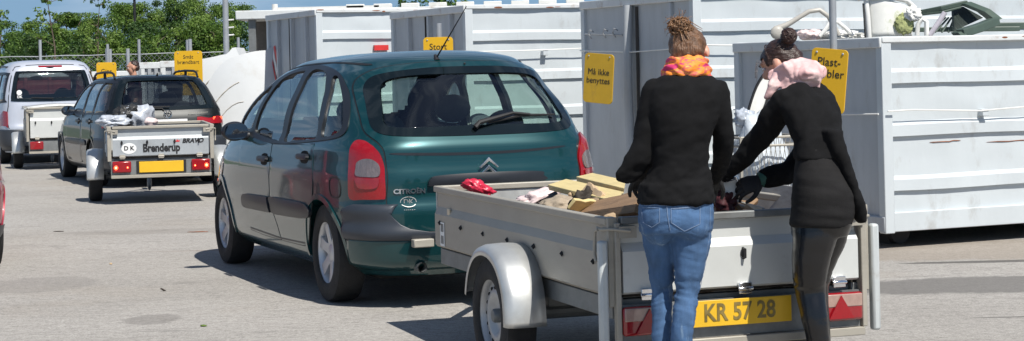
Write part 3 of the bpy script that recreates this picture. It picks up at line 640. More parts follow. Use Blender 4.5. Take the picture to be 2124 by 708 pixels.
# wiper, antenna, washer nozzle, brake light, fuel flap, exhaust, tow bar
wb = MB()
def RS(y, z, o=.02): h, n = shG.hit(REAR, y, z); return h+n*o
wb.tube([RS(.05, 1.085, .03), RS(.02, 1.105, .045), RS(-.22, 1.158, .045), RS(-.34, 1.150, .035)], [.018, .016, .010, .008], 8)
wi = wb.build('rear_wiper', M['rubber'], tg); wb = MB(); wb.tube([RS(-.05, 1.112, .022), RS(-.28, 1.152, .024), RS(-.53, 1.150, .02)], [.006, .011, .005], 6); wb.build('wiper_blade', M['rubber'], wi)
an = MB(); an.tube([(-.235, .15, 1.52), (-.20, .15, 1.56)], [.022, .010], 10); an.tube([(-.22, .15, 1.54), (-.52, .05, 1.86)], [.006, .0028], 6); an.build('roof_aerial', M['rubber'], car)
nz_ = MB(); nz_.ell(tuple(RS(0.0, 1.492, .012)), (.008, .008, .006), 10, 6); nz_.build('washer_nozzle', M['rubber'], tg)
for mir in LR: patch(shG, smoothpoly([(-.33, .69), (-.20, .69), (-.19, .80), (-.32, .80)]), SIDE, .003, .004, res=.04, mirror=mir, holes=[smoothpoly([(-.322, .698), (-.208, .698), (-.198, .792), (-.312, .792)])]).build('fuel_flap_seam', M['rubber'], car, fixn=False) if not mir else None
for mir in LR: patch(shG, [(1.84, .352), (1.02, .338), (.36, .352), (.36, .342), (1.02, .327), (1.84, .341)], SIDE, .007, .004, res=.05, mirror=mir).build('sill_strip', M['trim_dark'], car, fixn=False)
ex = MB(); ex.tube([(-.30, .40, .25), (-.55, .455, .255), (-.735, .458, .262)], [.03, .03, .031], 20, False); ex.tube([(-.735, .458, .262), (-.60, .456, .257)], [.026, .026], 20, False); ex.build('exhaust_pipe', M['galv_dark'], car, smooth=60)
tb = MB(); tb.tube([(-.55, .0, .30), (-.80, .0, .33), (-.84, .0, .40)], .022, 10); tb.ell((-.84, 0, .43), (.027, .027, .027), 16, 10); tb.build('tow_bar', M['galv_dark'], car)
sk = MB(); sk.box(-.80, -.74, .40, .53, .39, .44); sk = sk.build('tow_socket', M['galv'], car, bevel=.006)
for mir in LR: patch(shG, smoothpoly([(.0, 1.512), (.25, 1.525), (.6, 1.532), (1.2, 1.52), (1.6, 1.49), (1.6, 1.482), (1.2, 1.511), (.6, 1.523), (.25, 1.516), (.02, 1.502)], 2), SIDE, .003, .003, res=.05, mirror=mir).build('roof_seam', M['rubber'], car, fixn=False)
gr = patch(shG, smoothpoly([(-.4, .5), (-.4, .62), (.4, .62), (.4, .5)]), FRONT, .03, .03, res=.06).build('grille', M['rubber'], car, fixn=False)
# ------------------------------------------------------------------ dark estate car
ZE = [.20, .28, .45, .62, .70, .80, .88, .94, 1.0, 1.08, 1.16, 1.24, 1.32, 1.38, 1.435, 1.462, 1.478, 1.484]
PE = {'xr': [-0.882, -0.95, -0.976, -0.969, -0.946, -0.93, -0.909, -0.888, -0.853, -0.802, -0.739, -0.682, -0.626, -0.567, -0.501, -0.382, -0.102, 0.296],
      'xf': [3.445, 3.596, 3.666, 3.631, 3.566, 3.456, 3.206, 2.861, 2.617, 2.402, 2.23, 2.022, 1.808, 1.622, 1.433, 1.189, 0.972, 0.614],
      'w': [0.767, 0.828, 0.856, 0.86, 0.855, 0.848, 0.84, 0.827, 0.814, 0.787, 0.763, 0.735, 0.693, 0.646, 0.596, 0.479, 0.3, 0.033],
      'nr': [6.954, 7.018, 7.0, 7.0, 6.98, 6.96, 6.957, 7.0, 6.924, 6.433, 5.957, 5.435, 5.13, 4.71, 4.321, 3.918, 3.507, 2.971], 'nf': [4.6]*18}
shE = Shell(ZE, PE)
e1 = [(1.72, 1.0), (1.62, 1.12), (1.40, 1.24), (1.16, 1.335), (.82, 1.365), (.80, 1.34), (.82, 1.0), (1.0, .985), (1.4, .985)]
e2 = [(.72, .985), (.715, 1.35), (.68, 1.375), (.06, 1.385), (.02, 1.36), (.02, 1.0), (.06, .985), (.4, .982)]
e3 = [(-.06, 1.0), (-.06, 1.36), (-.10, 1.385), (-.36, 1.375), (-.42, 1.34), (-.60, 1.09), (-.62, 1.02), (-.55, 1.0), (-.3, .99)]
dloE = [(1.86, .97), (1.64, 1.16), (1.40, 1.285), (1.15, 1.375), (.8, 1.405), (0, 1.42), (-.38, 1.408), (-.47, 1.36), (-.66, 1.09), (-.68, 1.0), (-.55, .97), (.5, .955), (1.4, .955)]
roE = ymir([(0, 1.435), (.25, 1.434), (.44, 1.428), (.52, 1.40), (.585, 1.28), (.655, 1.09), (.655, 1.035), (.60, 1.015), (.3, 1.006), (.05, 1.004)][1:])
riE = ymir([(.2, 1.40), (.40, 1.394), (.455, 1.37), (.51, 1.26), (.56, 1.10), (.55, 1.065), (.4, 1.055), (.15, 1.052)])
tgE = ymir([(.2, 1.458), (.42, 1.452), (.55, 1.425), (.62, 1.31), (.70, 1.10), (.705, .98), (.66, .92), (.40, .91), (.385, .80), (.40, .72), (.60, .70), (.60, .62), (.2, .60)])
dE1 = [(1.99, .30), (1.0, .285), (.80, .30), (.765, .6), (.765, .95), (1.4, .955), (2.02, .965), (2.03, .7)]
dE2 = [(.755, .30), (.40, .285), (.37, .40), (.25, .55), (.0, .66), (-.01, .8), (-.02, .96), (.4, .955), (.755, .95)]
SE = dict(paint=M['dark_paint'], arch=.335, axles=[(0, .31), (2.625, .31)], wy=.745, wr=.31, ww=.20, rim=.215, spokes=5,
          holes_side=[grow(smoothpoly(dloE, 1), -.016)], holes_rear=[grow(smoothpoly(roE, 1), -.018)], holes_front=[[(-.6, 1.06), (-.45, 1.36), (.45, 1.36), (.6, 1.06)]],
          dlo=dloE, side_glass=[e1, e2, e3], rear_out=roE, rear_in=riE, front_glass=[(-.64, 1.04), (-.5, 1.39), (0, 1.42), (.5, 1.39), (.64, 1.04), (0, 1.0)],
          doors=[dE1, dE2], handles=[(.98, .86), (.12, .87)], mouldings=[[(2.0, .54), (2.0, .60), (1.4, .61), (.80, .61), (.80, .54)], [(.74, .54), (.74, .61), (.40, .61), (.30, .58), (.36, .54)]],
          cabin=(-.6, 1.9), dash=1.6, seats=[(1.0, .34, 'interior', True, .58), (1.0, -.34, 'interior2', True, .58), (.05, .34, 'interior', True, .45), (.05, -.34, 'interior', True, .45)],
          mirror_in=(1.3, 1.28), mirror=(1.52, .80, 1.0), glass=M['glass_dark'])
est = vehicle('estate_car', 'dark estate car with roof rails towing the small trailer with lit lamps', 'car', 'cars queueing with trailers', (-4.916, 25.346), 22.3, shE, SE)
te = patch(shE, smoothpoly(tgE, 3), REAR, .006, .01, holes=[grow(smoothpoly(roE), -.006)], res=.04).build('tailgate', M['dark_paint'], est, smooth=60, fixn=False)
patch(shE, grow(smoothpoly(tgE, 3), .008), REAR, .0015, .004, holes=[grow(smoothpoly(tgE, 3), -.008)], res=.2).build('tailgate_gap_seal', M['rubber'], te, fixn=False)
for mir in LR:
    o1 = patch(shE, [(.392, .80), (.80, .79), (.80, .905), (.70, .912), (.405, .905)], REAR, .014, .02, res=.05, mirror=mir).build('tail_lamp', M['lamp_red'], est, fixn=False)
    patch(shE, [(.40, .815), (.58, .812), (.585, .855), (.41, .86)], REAR, .018, .01, res=.05, mirror=mir).build('lamp_lens', M['lamp_deep'], o1, fixn=False)
    patch(shE, [(.62, .865), (.765, .865), (.765, .90), (.63, .90)], REAR, .018, .01, res=.05, mirror=mir).build('lit_brake_light', M['lamp_lit'], o1, fixn=False)
    patch(shE, [(2.9, .62), (3.3, .60), (3.25, .78), (2.95, .80)], SIDE, .006, .01, res=.08, mirror=mir).build('headlamp', M['lamp_clear'], est, fixn=False)
    rl = MB(); yy = -.56 if mir else .56
    rl.tube([(-.30, yy, 1.435), (-.22, yy, 1.50), (-.05, yy, 1.522), (.5, yy, 1.53), (1.1, yy, 1.515), (1.25, yy, 1.48), (1.30, yy, 1.42)], .016, 8); rl.tube([(.45, yy, 1.43), (.45, yy, 1.53)], .02, 8); rl.build('roof_rail', M['rubber'], est, smooth=60)
    patch(shE, [(2.25, .0), (2.3, .0), (2.3, .01)], SIDE, 0, 0, res=1).build('x', M['rubber'], est) if False else None
for fr_, xb in ((False, lambda z: -.40), (True, lambda z: 3.05)):
    q = band(shE, [.24+.42*i/14 for i in range(15)], xb, lambda z: .035 if z > .3 else .015, front=fr_, N=70).build('bumper', M['trim'], est, smooth=60, fixn=False)
    bm = bmesh.new(); bm.from_mesh(q.data); bmesh.ops.recalc_face_normals(bm, faces=bm.faces); bm.to_mesh(q.data); bm.free()
    sm = q.modifiers.new('solid', 'SOLIDIFY'); sm.thickness = .03; sm.offset = -1
bd = MB(); zc, yc = .955, -.015
bd.tube([(-.905, yc+.05*math.cos(a), zc+.05*math.sin(a)) for a in (2*math.pi*i/28 for i in range(29))], .006, 6)
def VW(mb, pts): mb.tube([(-.905, yc+a, zc+b) for a, b in pts], .0055, 6)
VW(bd, [(.022, .043), (0, .004), (-.022, .043)]); VW(bd, [(.042, .022), (.018, -.040), (0, .0), (-.018, -.040), (-.042, .022)]); bd.build('round_badge', M['chrome'], te, smooth=60)
patch(shE, [(-.27, .775), (.27, .775), (.27, .885), (-.27, .885)], REAR, .012, .01, res=.2).build('number_plate', M['plate_w'], te, fixn=False)
text('KX 4 2 716', .085, BACKF(-.946, 0, .83), 'plate_lettering', M['black_mark'], te, sx=.8, bold=.001) if False else None
text('PASSAT VARIANT', .028, BACKF(-.915, -.42, .965), 'badge_lettering', M['galv'], te, sx=1.2)
wb = MB(); wb.tube([(-.865, .03, 1.0), (-.86, .05, 1.035), (-.845, .38, 1.05)], [.012, .012, .008], 6); wb.tube([(-.862, -.05, 1.055), (-.845, .50, 1.062)], .008, 6); wb.build('rear_wiper', M['rubber'], te)
an = MB(); an.tube([(-.32, 0, 1.45), (-.36, 0, 1.50)], [.02, .008], 8); an.build('roof_aerial', M['rubber'], est)
tb = MB(); tb.tube([(-.8, 0, .30), (-1.05, 0, .34), (-1.07, 0, .41)], .022, 8); tb.ell((-1.07, 0, .44), (.026, .026, .026)); tb.build('tow_bar', M['galv_dark'], est)
ex = MB(); ex.tube([(-.5, .4, .24), (-.97, .42, .25)], .028, 14); ex.build('exhaust_pipe', M['galv_dark'], est)
pk = MB(); pk.M = Matrix.Translation((.15, .05, .9)) @ Matrix.Rotation(R(12), 4, 'X'); pk.box(-.12, .12, -.16, .16, -.2, .2); tag(pk.build('cardboard_box', mat('pale_box_card', (.5, .5, .45), .8), None, bevel=.01), None, None)
bpy.data.objects.remove(bpy.data.objects['cardboard_box'])

# ------------------------------------------------------------------ silver van
ZV = [.20, .28, .45, .62, .70, .80, .90, 1.0, 1.08, 1.16, 1.26, 1.40, 1.52, 1.62, 1.70, 1.76, 1.785, 1.79]
PV = {'xr': [-.66, -.72, -.74, -.74, -.72, -.71, -.705, -.70, -.69, -.68, -.665, -.63, -.59, -.55, -.48, -.36, -.1, .4],
      'xf': [3.2, 3.35, 3.40, 3.38, 3.33, 3.25, 3.1, 2.85, 2.45, 2.25, 2.1, 1.9, 1.72, 1.56, 1.38, 1.15, .9, .6],
      'w': [.78, .83, .858, .862, .862, .86, .855, .848, .84, .83, .815, .785, .755, .72, .67, .56, .36, .04],
      'nr': [8]*10+[7.5, 7, 6.5, 6, 5, 4.2, 3.4, 3], 'nf': [4.6]*18}
shV = Shell(ZV, PV)
v1 = [(1.95, 1.08), (1.72, 1.3), (1.4, 1.5), (1.05, 1.53), (1.0, 1.5), (1.0, 1.08), (1.3, 1.06)]
v2 = [(.92, 1.08), (.92, 1.5), (.88, 1.54), (.2, 1.54), (.16, 1.5), (.16, 1.1), (.2, 1.07), (.5, 1.07)]
v3 = [(.05, 1.1), (.05, 1.5), (0, 1.54), (-.38, 1.53), (-.43, 1.49), (-.5, 1.15), (-.47, 1.1), (-.3, 1.08)]
dloV = [(2.08, 1.04), (1.78, 1.32), (1.45, 1.54), (1.0, 1.575), (.2, 1.585), (-.40, 1.575), (-.48, 1.51), (-.56, 1.14), (-.52, 1.06), (.5, 1.03), (1.4, 1.025)]
roV = ymir([(.2, 1.60), (.52, 1.595), (.60, 1.55), (.67, 1.24), (.68, 1.12), (.64, 1.08), (.2, 1.07)])
riV = ymir([(.2, 1.565), (.48, 1.56), (.54, 1.52), (.60, 1.25), (.61, 1.15), (.58, 1.125), (.2, 1.12)])
dV1 = [(2.0, .32), (1.0, .31), (.98, .35), (.97, 1.02), (1.5, 1.025), (2.1, 1.03), (2.15, .8)]
dV2 = [(.95, .35), (.95, .31), (.42, .31), (.40, .42), (.28, .56), (.12, .66), (.10, 1.03), (.6, 1.028), (.95, 1.02)]
SV = dict(paint=M['silver_paint'], arch=.335, axles=[(0, .31), (2.69, .31)], wy=.745, wr=.31, ww=.18, rim=.19, spokes=7,
          holes_side=[grow(smoothpoly(dloV, 1), -.016)], holes_rear=[grow(smoothpoly(roV, 1), -.018)], holes_front=[[(-.62, 1.2), (-.5, 1.58), (.5, 1.58), (.62, 1.2)]],
          dlo=dloV, side_glass=[v1, v2, v3], rear_out=roV, rear_in=riV, front_glass=[(-.68, 1.17), (-.55, 1.6), (0, 1.63), (.55, 1.6), (.68, 1.17), (0, 1.13)],
          doors=[dV1, dV2], handles=[(1.12, .93), (.25, .93)], mouldings=[[(2.05, .5), (2.05, .6), (.98, .6), (.98, .5)], [(.94, .5), (.94, .6), (.35, .6), (.34, .52)]],
          cabin=(-.5, 1.9), dash=1.75, seats=[(1.1, .36, 'interior', True, .62), (1.1, -.36, 'interior', True, .62), (.15, .36, 'interior', True, .5), (.15, -.36, 'interior', True, .5)],
          mirror_in=(1.5, 1.48), mirror=(1.72, .86, 1.16), glass=M['glass_dark'])
van = vehicle('family_van', 'silver blue family van with tall rear window, towing the small white trailer', 'van', 'cars queueing with trailers', (-8.20, 32.70), 21, shV, SV)
for mir in LR:
    patch(shV, [(.745, .63), (.86, .63), (.86, .90), (.80, .92), (.745, .91)], REAR, .012, .02, res=.06, mirror=mir).build('tail_lamp', M['lamp_deep'], van, fixn=False)
    patch(shV, [(-.55, 1.655), (-.1, 1.68), (.6, 1.70), (1.3, 1.66), (1.3, 1.64), (.6, 1.68), (-.1, 1.66), (-.55, 1.635)], SIDE, .02, .02, res=.08, mirror=mir).build('roof_rail', M['trim'], van, fixn=False)
for fr_, xb in ((False, lambda z: -.36), (True, lambda z: 3.0)):
    q = band(shV, [.23+.37*i/14 for i in range(15)], xb, lambda z: .045 if z > .3 else .02, front=fr_, N=70).build('bumper', M['trim'], van, smooth=60, fixn=False)
    bm = bmesh.new(); bm.from_mesh(q.data); bmesh.ops.recalc_face_normals(bm, faces=bm.faces); bm.to_mesh(q.data); bm.free()
    sm = q.modifiers.new('solid', 'SOLIDIFY'); sm.thickness = .03; sm.offset = -1
tv = ymir([(.2, 1.70), (.52, 1.68), (.62, 1.62), (.70, 1.3), (.73, 1.0), (.73, .62), (.2, .61)])
patch(shV, grow(smoothpoly(tv, 2), .008), REAR, .002, .004, holes=[grow(smoothpoly(tv, 2), -.004)], res=.2).build('tailgate_gap_seal', M['trim_dark'], van, fixn=False)
patch(shV, [(-.2, 1.655), (.2, 1.655), (.2, 1.68), (-.2, 1.68)], REAR, .012, .02, res=.1).build('high_brake_light', M['lamp_deep'], van, fixn=False)
text('BERLINGO', .045, BACKF(-.722, .40, .985), 'badge_lettering', M['galv_dark'], van, sx=1.1)
sk = MB(); sk.lathe([(.001, 0), (.045, 0), (.045, .004), (.001, .004)], 24, 'x', c=(-.70, .55, 1.23)); sk = sk.build('round_sticker', M['white_mark'], van); text('DK', .06, BACKF(-.71, .545, 1.155), 'country_letters', M['white_mark'], van, bold=.002)
wb = MB(); wb.tube([(-.71, .0, 1.085), (-.715, -.02, 1.12), (-.70, .35, 1.135)], .010, 6); wb.build('rear_wiper', M['rubber'], van)

# ------------------------------------------------------------------ red hatchback (mostly outside the frame)
ZR = [.20, .28, .45, .62, .70, .80, .90, .95, 1.0, 1.08, 1.16, 1.24, 1.30, 1.35, 1.38, 1.40, 1.41, 1.415]
PR = {'xr': [-.52, -.60, -.64, -.64, -.60, -.58, -.56, -.54, -.50, -.44, -.38, -.31, -.25, -.18, -.08, .05, .25, .5],
      'xf': [3.1, 3.25, 3.3, 3.28, 3.2, 3.05, 2.7, 2.5, 2.3, 2.1, 1.92, 1.75, 1.58, 1.42, 1.25, 1.08, .95, .7],
      'w': [.74, .79, .812, .818, .81, .80, .79, .78, .77, .74, .71, .675, .64, .59, .53, .44, .27, .03], 'nr': [6.5]*9+[6, 5.5, 5, 4.6, 4.2, 3.8, 3.5, 3, 3], 'nf': [4.4]*18}
shR = Shell(ZR, PR)
r1 = [(1.68, .99), (1.4, 1.17), (1.1, 1.28), (.72, 1.31), (.70, 1.0), (1.1, .96)]; r2 = [(.62, .99), (.62, 1.31), (.1, 1.30), (-.05, 1.22), (-.18, 1.03), (.1, .99)]
dloR = [(1.84, .95), (1.48, 1.18), (1.12, 1.325), (.7, 1.35), (.08, 1.34), (-.10, 1.25), (-.26, 1.02), (-.1, .955), (.8, .94)]
roR = ymir([(.2, 1.345), (.42, 1.335), (.50, 1.29), (.60, 1.06), (.58, 1.0), (.2, .985)]); riR = ymir([(.2, 1.31), (.38, 1.30), (.45, 1.26), (.53, 1.07), (.51, 1.035), (.2, 1.025)])
SR = dict(paint=M['red_paint'], arch=.315, axles=[(0, .29), (2.5, .29)], wy=.70, wr=.29, ww=.17, rim=.18, spokes=6,
          holes_side=[grow(smoothpoly(dloR, 1), -.016)], holes_rear=[grow(smoothpoly(roR, 1), -.018)], holes_front=[[(-.55, 1.03), (-.4, 1.28), (.4, 1.28), (.55, 1.03)]],
          dlo=dloR, side_glass=[r1, r2], rear_out=roR, rear_in=riR, front_glass=[(-.6, 1.02), (-.45, 1.31), (0, 1.34), (.45, 1.31), (.6, 1.02), (0, .98)],
          doors=[[(1.8, .30), (.7, .29), (.67, .6), (.67, .93), (1.2, .935), (1.85, .945), (1.85, .7)]], handles=[(.85, .83)], cabin=(-.35, 1.7), dash=1.45,
          seats=[(.95, .32, 'interior', True, .55), (.95, -.32, 'interior', True, .55)], mirror_in=(1.2, 1.2), mirror=(1.42, .76, .97), glass=M['glass_dark'])
redc = vehicle('hatchback', 'red hatchback cut off by the left edge of the photo', 'car', None, (-4.805, 14.38), 22, shR, SR)
for mir in LR: patch(shR, [(.60, .66), (.80, .66), (.80, .86), (.62, .88)], REAR, .012, .02, res=.06, mirror=mir).build('tail_lamp', M['lamp_deep'], redc, fixn=False)
q = band(shR, [.23+.12*i/5 for i in range(6)], lambda z: -.30, lambda z: .02, N=60).build('bumper', M['trim'], redc, smooth=60, fixn=False)
bm = bmesh.new(); bm.from_mesh(q.data); bmesh.ops.recalc_face_normals(bm, faces=bm.faces); bm.to_mesh(q.data); bm.free()
# ------------------------------------------------------------------ trailers
def trailer(name, label, O, deg, W, Lb, zt, zb, ax, yw, wr, big=True, group='box trailers behind the cars', lit=False, wheel_w=.155, gm='galv'):
    """origin: rear left corner of the box on the ground; x forward, y left (the box spans y -W..0)"""
    rt = thing(name, label, 'trailer', (O[0], O[1], 0), R(90+deg), group)
    zr = zb+(zt-zb)*.60     # height of the pressed fold
    def fold(zo=0):          # profile: (offset outwards, z)
        return [(-.004, zt-.03), (-.004, zr+.022), (.014, zr-.018), (.014, zb+.012), (.0, zb)]
    for (y0, s) in ((0, 1), (-W, -1)):
        b = MB(); pr = fold()
        n = 13; rg = []
        for i in range(n):
            x = .02+(Lb-.04)*i/(n-1); wv = .0025*math.sin(x*5.1+y0)
            rg.append([(x, y0+s*(o+wv), z) for o, z in pr]+[(x, y0+s*(o-.018+wv), z) for o, z in reversed(pr)])
        b.ring(rg, True); b.build('side_panel', M[gm], rt, smooth=20)
        t = MB(); t.box(-.01, Lb+.01, min(y0-s*.028, y0+s*.012), max(y0-s*.028, y0+s*.012), zt-.032, zt); rail = t.build('top_rail', M['galv'], rt, bevel=.005)
        if big:
            for k in range(7):
                x = .12+(Lb-.24)*k/6; h = MB(); z = zr-.062; h.tube([(x+.008, y0+s*.012, z+.010), (x, y0+s*.026, z), (x-.009, y0+s*.020, z-.010)], .0045, 6); h.ell((x, y0+s*.016, z), (.008, .008, .009), 8, 6); h.build('lashing_hook', M['rubber'], rt)
        # mudguard, wheel
        yc = y0+s*yw; rg = []; RR = wr+.055; n = 40
        a0, a1 = R(-3), R(166)
        def sec(a, rad):
            cx, sz = math.cos(a), math.sin(a); o = []
            for (dy, dr) in ((-.100, 0), (-.02, .005), (.055, .002), (.082, -.008), (.094, -.026), (.096, -.05)):
                r2 = rad+dr; o.append((ax-r2*cx, yc+s*dy, wr+r2*sz))
            return o
        for i in range(n+1):
            a = a0+(a1-a0)*i/n; rad = RR*(1.0+.10*abs(math.sin(2*(a)))**2*.35)
            rg.append(sec(a, rad))
        m = MB(); m.ring(rg, False, False); mg = m.build('mudguard', M['fender'], rt, smooth=60, fixn=True); so = mg.modifiers.new('solid', 'SOLIDIFY'); so.thickness = .004
        sk_ = MB(); sk_.box(ax-RR*1.03, ax-RR*.90, yc-s*.10 if s > 0 else yc-.0, yc+s*.0 if s > 0 else yc+.10, wr-.12, wr+.10) if False else None
        make_wheel(rt, ax, yc-s*.005, wr, wheel_w, .178, s, style='steel')
        br = MB(); br.box(ax-.04, ax+.04, min(y0, yc), max(y0, yc), wr+.03, wr+.07); br.build('mudguard_bracket', M['galv_dark'], rt)
    # floor, front, inner skin
    fl = MB(); fl.box(.01, Lb-.01, -W+.02, -.02, zb-.01, zb+.012); fl.build('floor', M['wood_dark'], rt)
    fp = MB(); fp.box(Lb-.02, Lb, -W, 0, zb, zt-.03); fp.build('front_panel', M['galv_in'], rt); t = MB(); t.box(Lb-.03, Lb+.012, -W-.01, .01, zt-.032, zt+.001); t.build('front_rail', M['galv'], rt, bevel=.005)
    for y0, s in ((-.020, -1), (-W+.020, 1)):
        b = MB(); b.box(.03, Lb-.03, min(y0, y0+s*.004), max(y0, y0+s*.004), zb+.01, zt-.034); b.build('inner_skin', M['galv_in'], rt)
    # tailgate
    b = MB(); pr = [(-.0, zt-.004), (.0, zr+.024), (.030, zr-.012), (.030, zb+.015), (.012, zb+.005)]
    y0, y1 = -W+.055, -.055; pm = [(y1, 0), (y1-.02, 0)]
    rg = [[(-o-.012, y, z) for o, z in pr]+[(-o+.006, y, z) for o, z in reversed(pr)] for y in (y0, y0+.3, (y0+y1)/2, y1-.3, y1)]
    b.ring(rg, True); tg_ = b.build('tailgate', M['white_sheet'] if big else M[gm], rt, smooth=15)
    t = MB(); t.box(-.045, -.008, -W+.05, -.05, zt-.028, zt+.004); t.build('tailgate_rail', M['galv_dark'] if big else M['galv'], tg_, bevel=.005)
    for y in (-.14-.02, -W/2, -W+.16):
        h = MB(); h.box(-.062, -.040, y-.03, y+.03, zb-.02, zb+.028); h.tube([(-.06, y-.035, zb+.002), (-.06, y+.035, zb+.002)], .009, 8); h.build('hinge', M['chrome'] if big else M['galv'], rt, bevel=.002)
    for y in ((-W*.22, -W*.5, -W*.86) if big else (-W*.13, -W*.37, -W*.63, -W*.86)):
        h = MB(); z = zr-.045; h.tube([(-.042, y, z+.02), (-.062, y, z+.018), (-.062, y, z-.018), (-.045, y, z-.022)], .007, 6); h.ell((-.046, y, z), (.008, .014, .022), 10, 6); h.build('lashing_hook', M['rubber'], rt)
    # corner posts and catches
    for y in (0, -W):
        s = 1 if y == 0 else -1; p = MB(); p.box(-.03, .028, y-.022-(.016 if s > 0 else -.016), y+.022-(.016 if s > 0 else -.016), zb-.045, zt+.003); p.build('corner_post', M['galv'], rt, bevel=.004)
        c = MB(); yy = y+s*.016; c.tube([(-.065, yy-s*.10, zt-.055), (-.05, yy-s*.02, zt-.045), (.02, yy+s*.004, zt-.05), (.055, yy+s*.006, zt-.045)], .007, 8); c.tube([(.03, yy+s*.01, zt-.05), (.06, yy+s*.014, zt-.06), (.07, yy+s*.014, zt-.16), (.055, yy+s*.012, zt-.19)], .0075, 8)
        c.box(-.060, -.03, yy-s*.13 if s > 0 else yy-s*.05, yy-s*.05 if s > 0 else yy-s*.13, zt-.085, zt-.035); c.build('catch', M['galv'], rt, smooth=60)
    # chassis, drawbar, lamp board
    ch = MB(); ch.box(.0, Lb, -.07, -.02, zb-.10, zb-.012); ch.box(.0, Lb, -W+.02, -W+.07, zb-.10, zb-.012); ch.box(.02, .07, -W+.07, -.07, zb-.09, zb-.02); ch.box(Lb-.07, Lb-.02, -W+.07, -.07, zb-.09, zb-.02)
    ch.tube([(ax, .02, wr), (ax, -W-.02, wr)], .032, 10); ch.box(ax-.05, ax+.05, -W+.1, -.1, wr+.03, zb-.02); ch.build('chassis', M['galv_dark'], rt, bevel=.004)
    db = MB(); c = -W/2; db.tube([(Lb-.1, -.12, zb-.06), (Lb+.72, c+.03, .40)], .028, 8); db.tube([(Lb-.1, -W+.12, zb-.06), (Lb+.72, c-.03, .40)], .028, 8); db.tube([(Lb+.66, c, .40), (Lb+1.02, c, .42)], [.035, .032], 10); db.tube([(Lb+.96, c, .43), (Lb+1.06, c, .46)], .03, 8)
    db.tube([(Lb+.55, c+.06, .16), (Lb+.55, c+.06, .56)], .02, 8); db.ell((Lb+.55, c+.06, .11), (.10, .03, .10)); db.build('drawbar', M['galv_dark'], rt, smooth=60)
    zl = zb-.045; hb = .125 if big else .13; lw = .21
    bp = MB(); bp.box(-.030, -.012, -W+.03, -.03, zl-.155, zl+.005); bp.build('lamp_board', M['galv_dark'], rt)
    bm_ = MB(); bm_.box(-.052, -.012, -W+.03, -.03, zl-.195, zl-.158); bm_.build('rear_beam', M['galv'], rt, bevel=.004)
    for y in (-.045-lw/2, -W+.045+lw/2):
        out = 1 if y > -W/2 else -1
        L = MB(); L.box(-.065, -.031, y-lw/2, y+lw/2, zl-hb, zl); lo = L.build('tail_lamp', M['lamp_deep'] if not lit else M['lamp_red'], rt, bevel=.014)
        if big:
            L = MB(); L.box(-.0675, -.05, y-lw/2+.006, y+lw/2-.006, zl-hb*.50, zl-.006); L.build('clear_lens', M['lamp_amber'], lo, bevel=.004)
        L = MB(); L.prism([(y-.062+out*-.01, zl-hb+.012), (y+.062+out*-.01, zl-hb+.012), (y+out*-.01, zl-.010)], .008, lambda u, v, d: (-.069-d, u, v)); L.build('triangle_reflector', M['lamp_red'], lo, smooth=0, bevel=.001)
        if lit:
            for q, rr in ((y+out*.065, .024), (y-out*.065, .011)):
                L = MB(); L.ell((-.064, q, zl-hb*.55), (.008, rr, rr*1.1), 16, 8); L.build('lit_bulb', M['lamp_lit'], lo)
                L = MB(); L.ell((-.071, q, zl-hb*.55), (.004, rr*.45, rr*.45), 12, 6); L.build('bulb_core', M['lamp_lit_core'], lo)
    return rt
NT = (.386, 7.90); NW, NL = 1.235, 2.56
tr = trailer('box_trailer', 'large open grey trailer loaded with wood scraps, nearest the camera', NT, 18.8, NW, NL, .82, .487, 1.08, .115, .285)
# loading posts at the rear corners
for y, z0, z1, s in ((.012, .10, .727, 1), (-NW-.012, .262, .737, -1)):
    p = MB(); p.box(-.050, -.006, min(y, y+s*.04), max(y, y+s*.04), z0, z1); p.build('tall_rear_post', M['post'], tr, bevel=.012)
    p = MB(); p.box(-.052, -.02, min(y-s*.055, y-s*.03), max(y-s*.055, y-s*.03), .285, .80); p.build('post_bracket', M['galv'], tr, bevel=.004)
pl = MB(); pl.box(-.064, -.056, -.345-.49, -.345, .335, .448)
pl = pl.build('number_plate', M['plate'], tr, bevel=.002); text('KR 57 28', .105, BACKF(-.0655, -.585, .3915), 'plate_lettering', M['plate_ink'], pl, sx=.86, bold=.002)
st = MB(); st.box(2.36, 2.44, .0155, .0165, .50, .63); st = st.build('data_sticker', M['white_mark'], tr)
for z in (.535, .60):
    q = MB(); q.box(2.375, 2.425, .0165, .0172, z-.022, z+.022); q = q.build('sticker_print', M['galv_dark'], st)
rf = MB(); rf.box(2.28, 2.325, .001, .010, .675, .71); rf.build('side_reflector', mat('pale_reflector', (.6, .52, .38), .3), tr, bevel=.003)

M['galv_blue'] = mat('bluish_galvanised_sheet', (.40, .43, .45), .45, .3, .10, 4, stain=(.24, .23, .21), stain_amt=.4, stain_scale=3)
t2 = trailer('small_trailer', 'small grey box trailer with black lettering and glowing red lamps', (-4.63, 21.17), 13, 1.19, 1.85, .895, .545, .92, .145, .28, big=False, lit=True, gm='galv_blue')
pz = .545-.045
pl = MB(); pl.box(-.046, -.034, -.595-.25, -.595+.25, pz-.135, pz-.01); pl = pl.build('number_plate', M['plate'], t2, bevel=.003)
q = MB(); q.box(-.04, -.03, -.595-.28, -.595+.28, pz-.145, pz); q.build('plate_holder', M['rubber'], t2)
ov = MB(); n = 32; ov.prism([(-.235+.085*math.cos(2*math.pi*i/n), .645+.062*math.sin(2*math.pi*i/n)) for i in range(n)], .001, lambda u, v, d: (-.0435-d, u, v)); ov = ov.build('country_sticker', M['white_mark'], t2, smooth=0)
text('D K', .068, BACKF(-.0455, -.235, .645), 'country_letters', M['black_mark'], ov, bold=.002)
text('Brenderup', .125, BACKF(-.0445, -.60, .640), 'name_lettering', M['black_mark'], t2, sx=.78, bold=.005)
text('BRAVO', .070, BACKF(-.0445, -.955, .712), 'name_lettering', M['black_mark'], t2, sx=1.05, bold=.003, shear=.25)
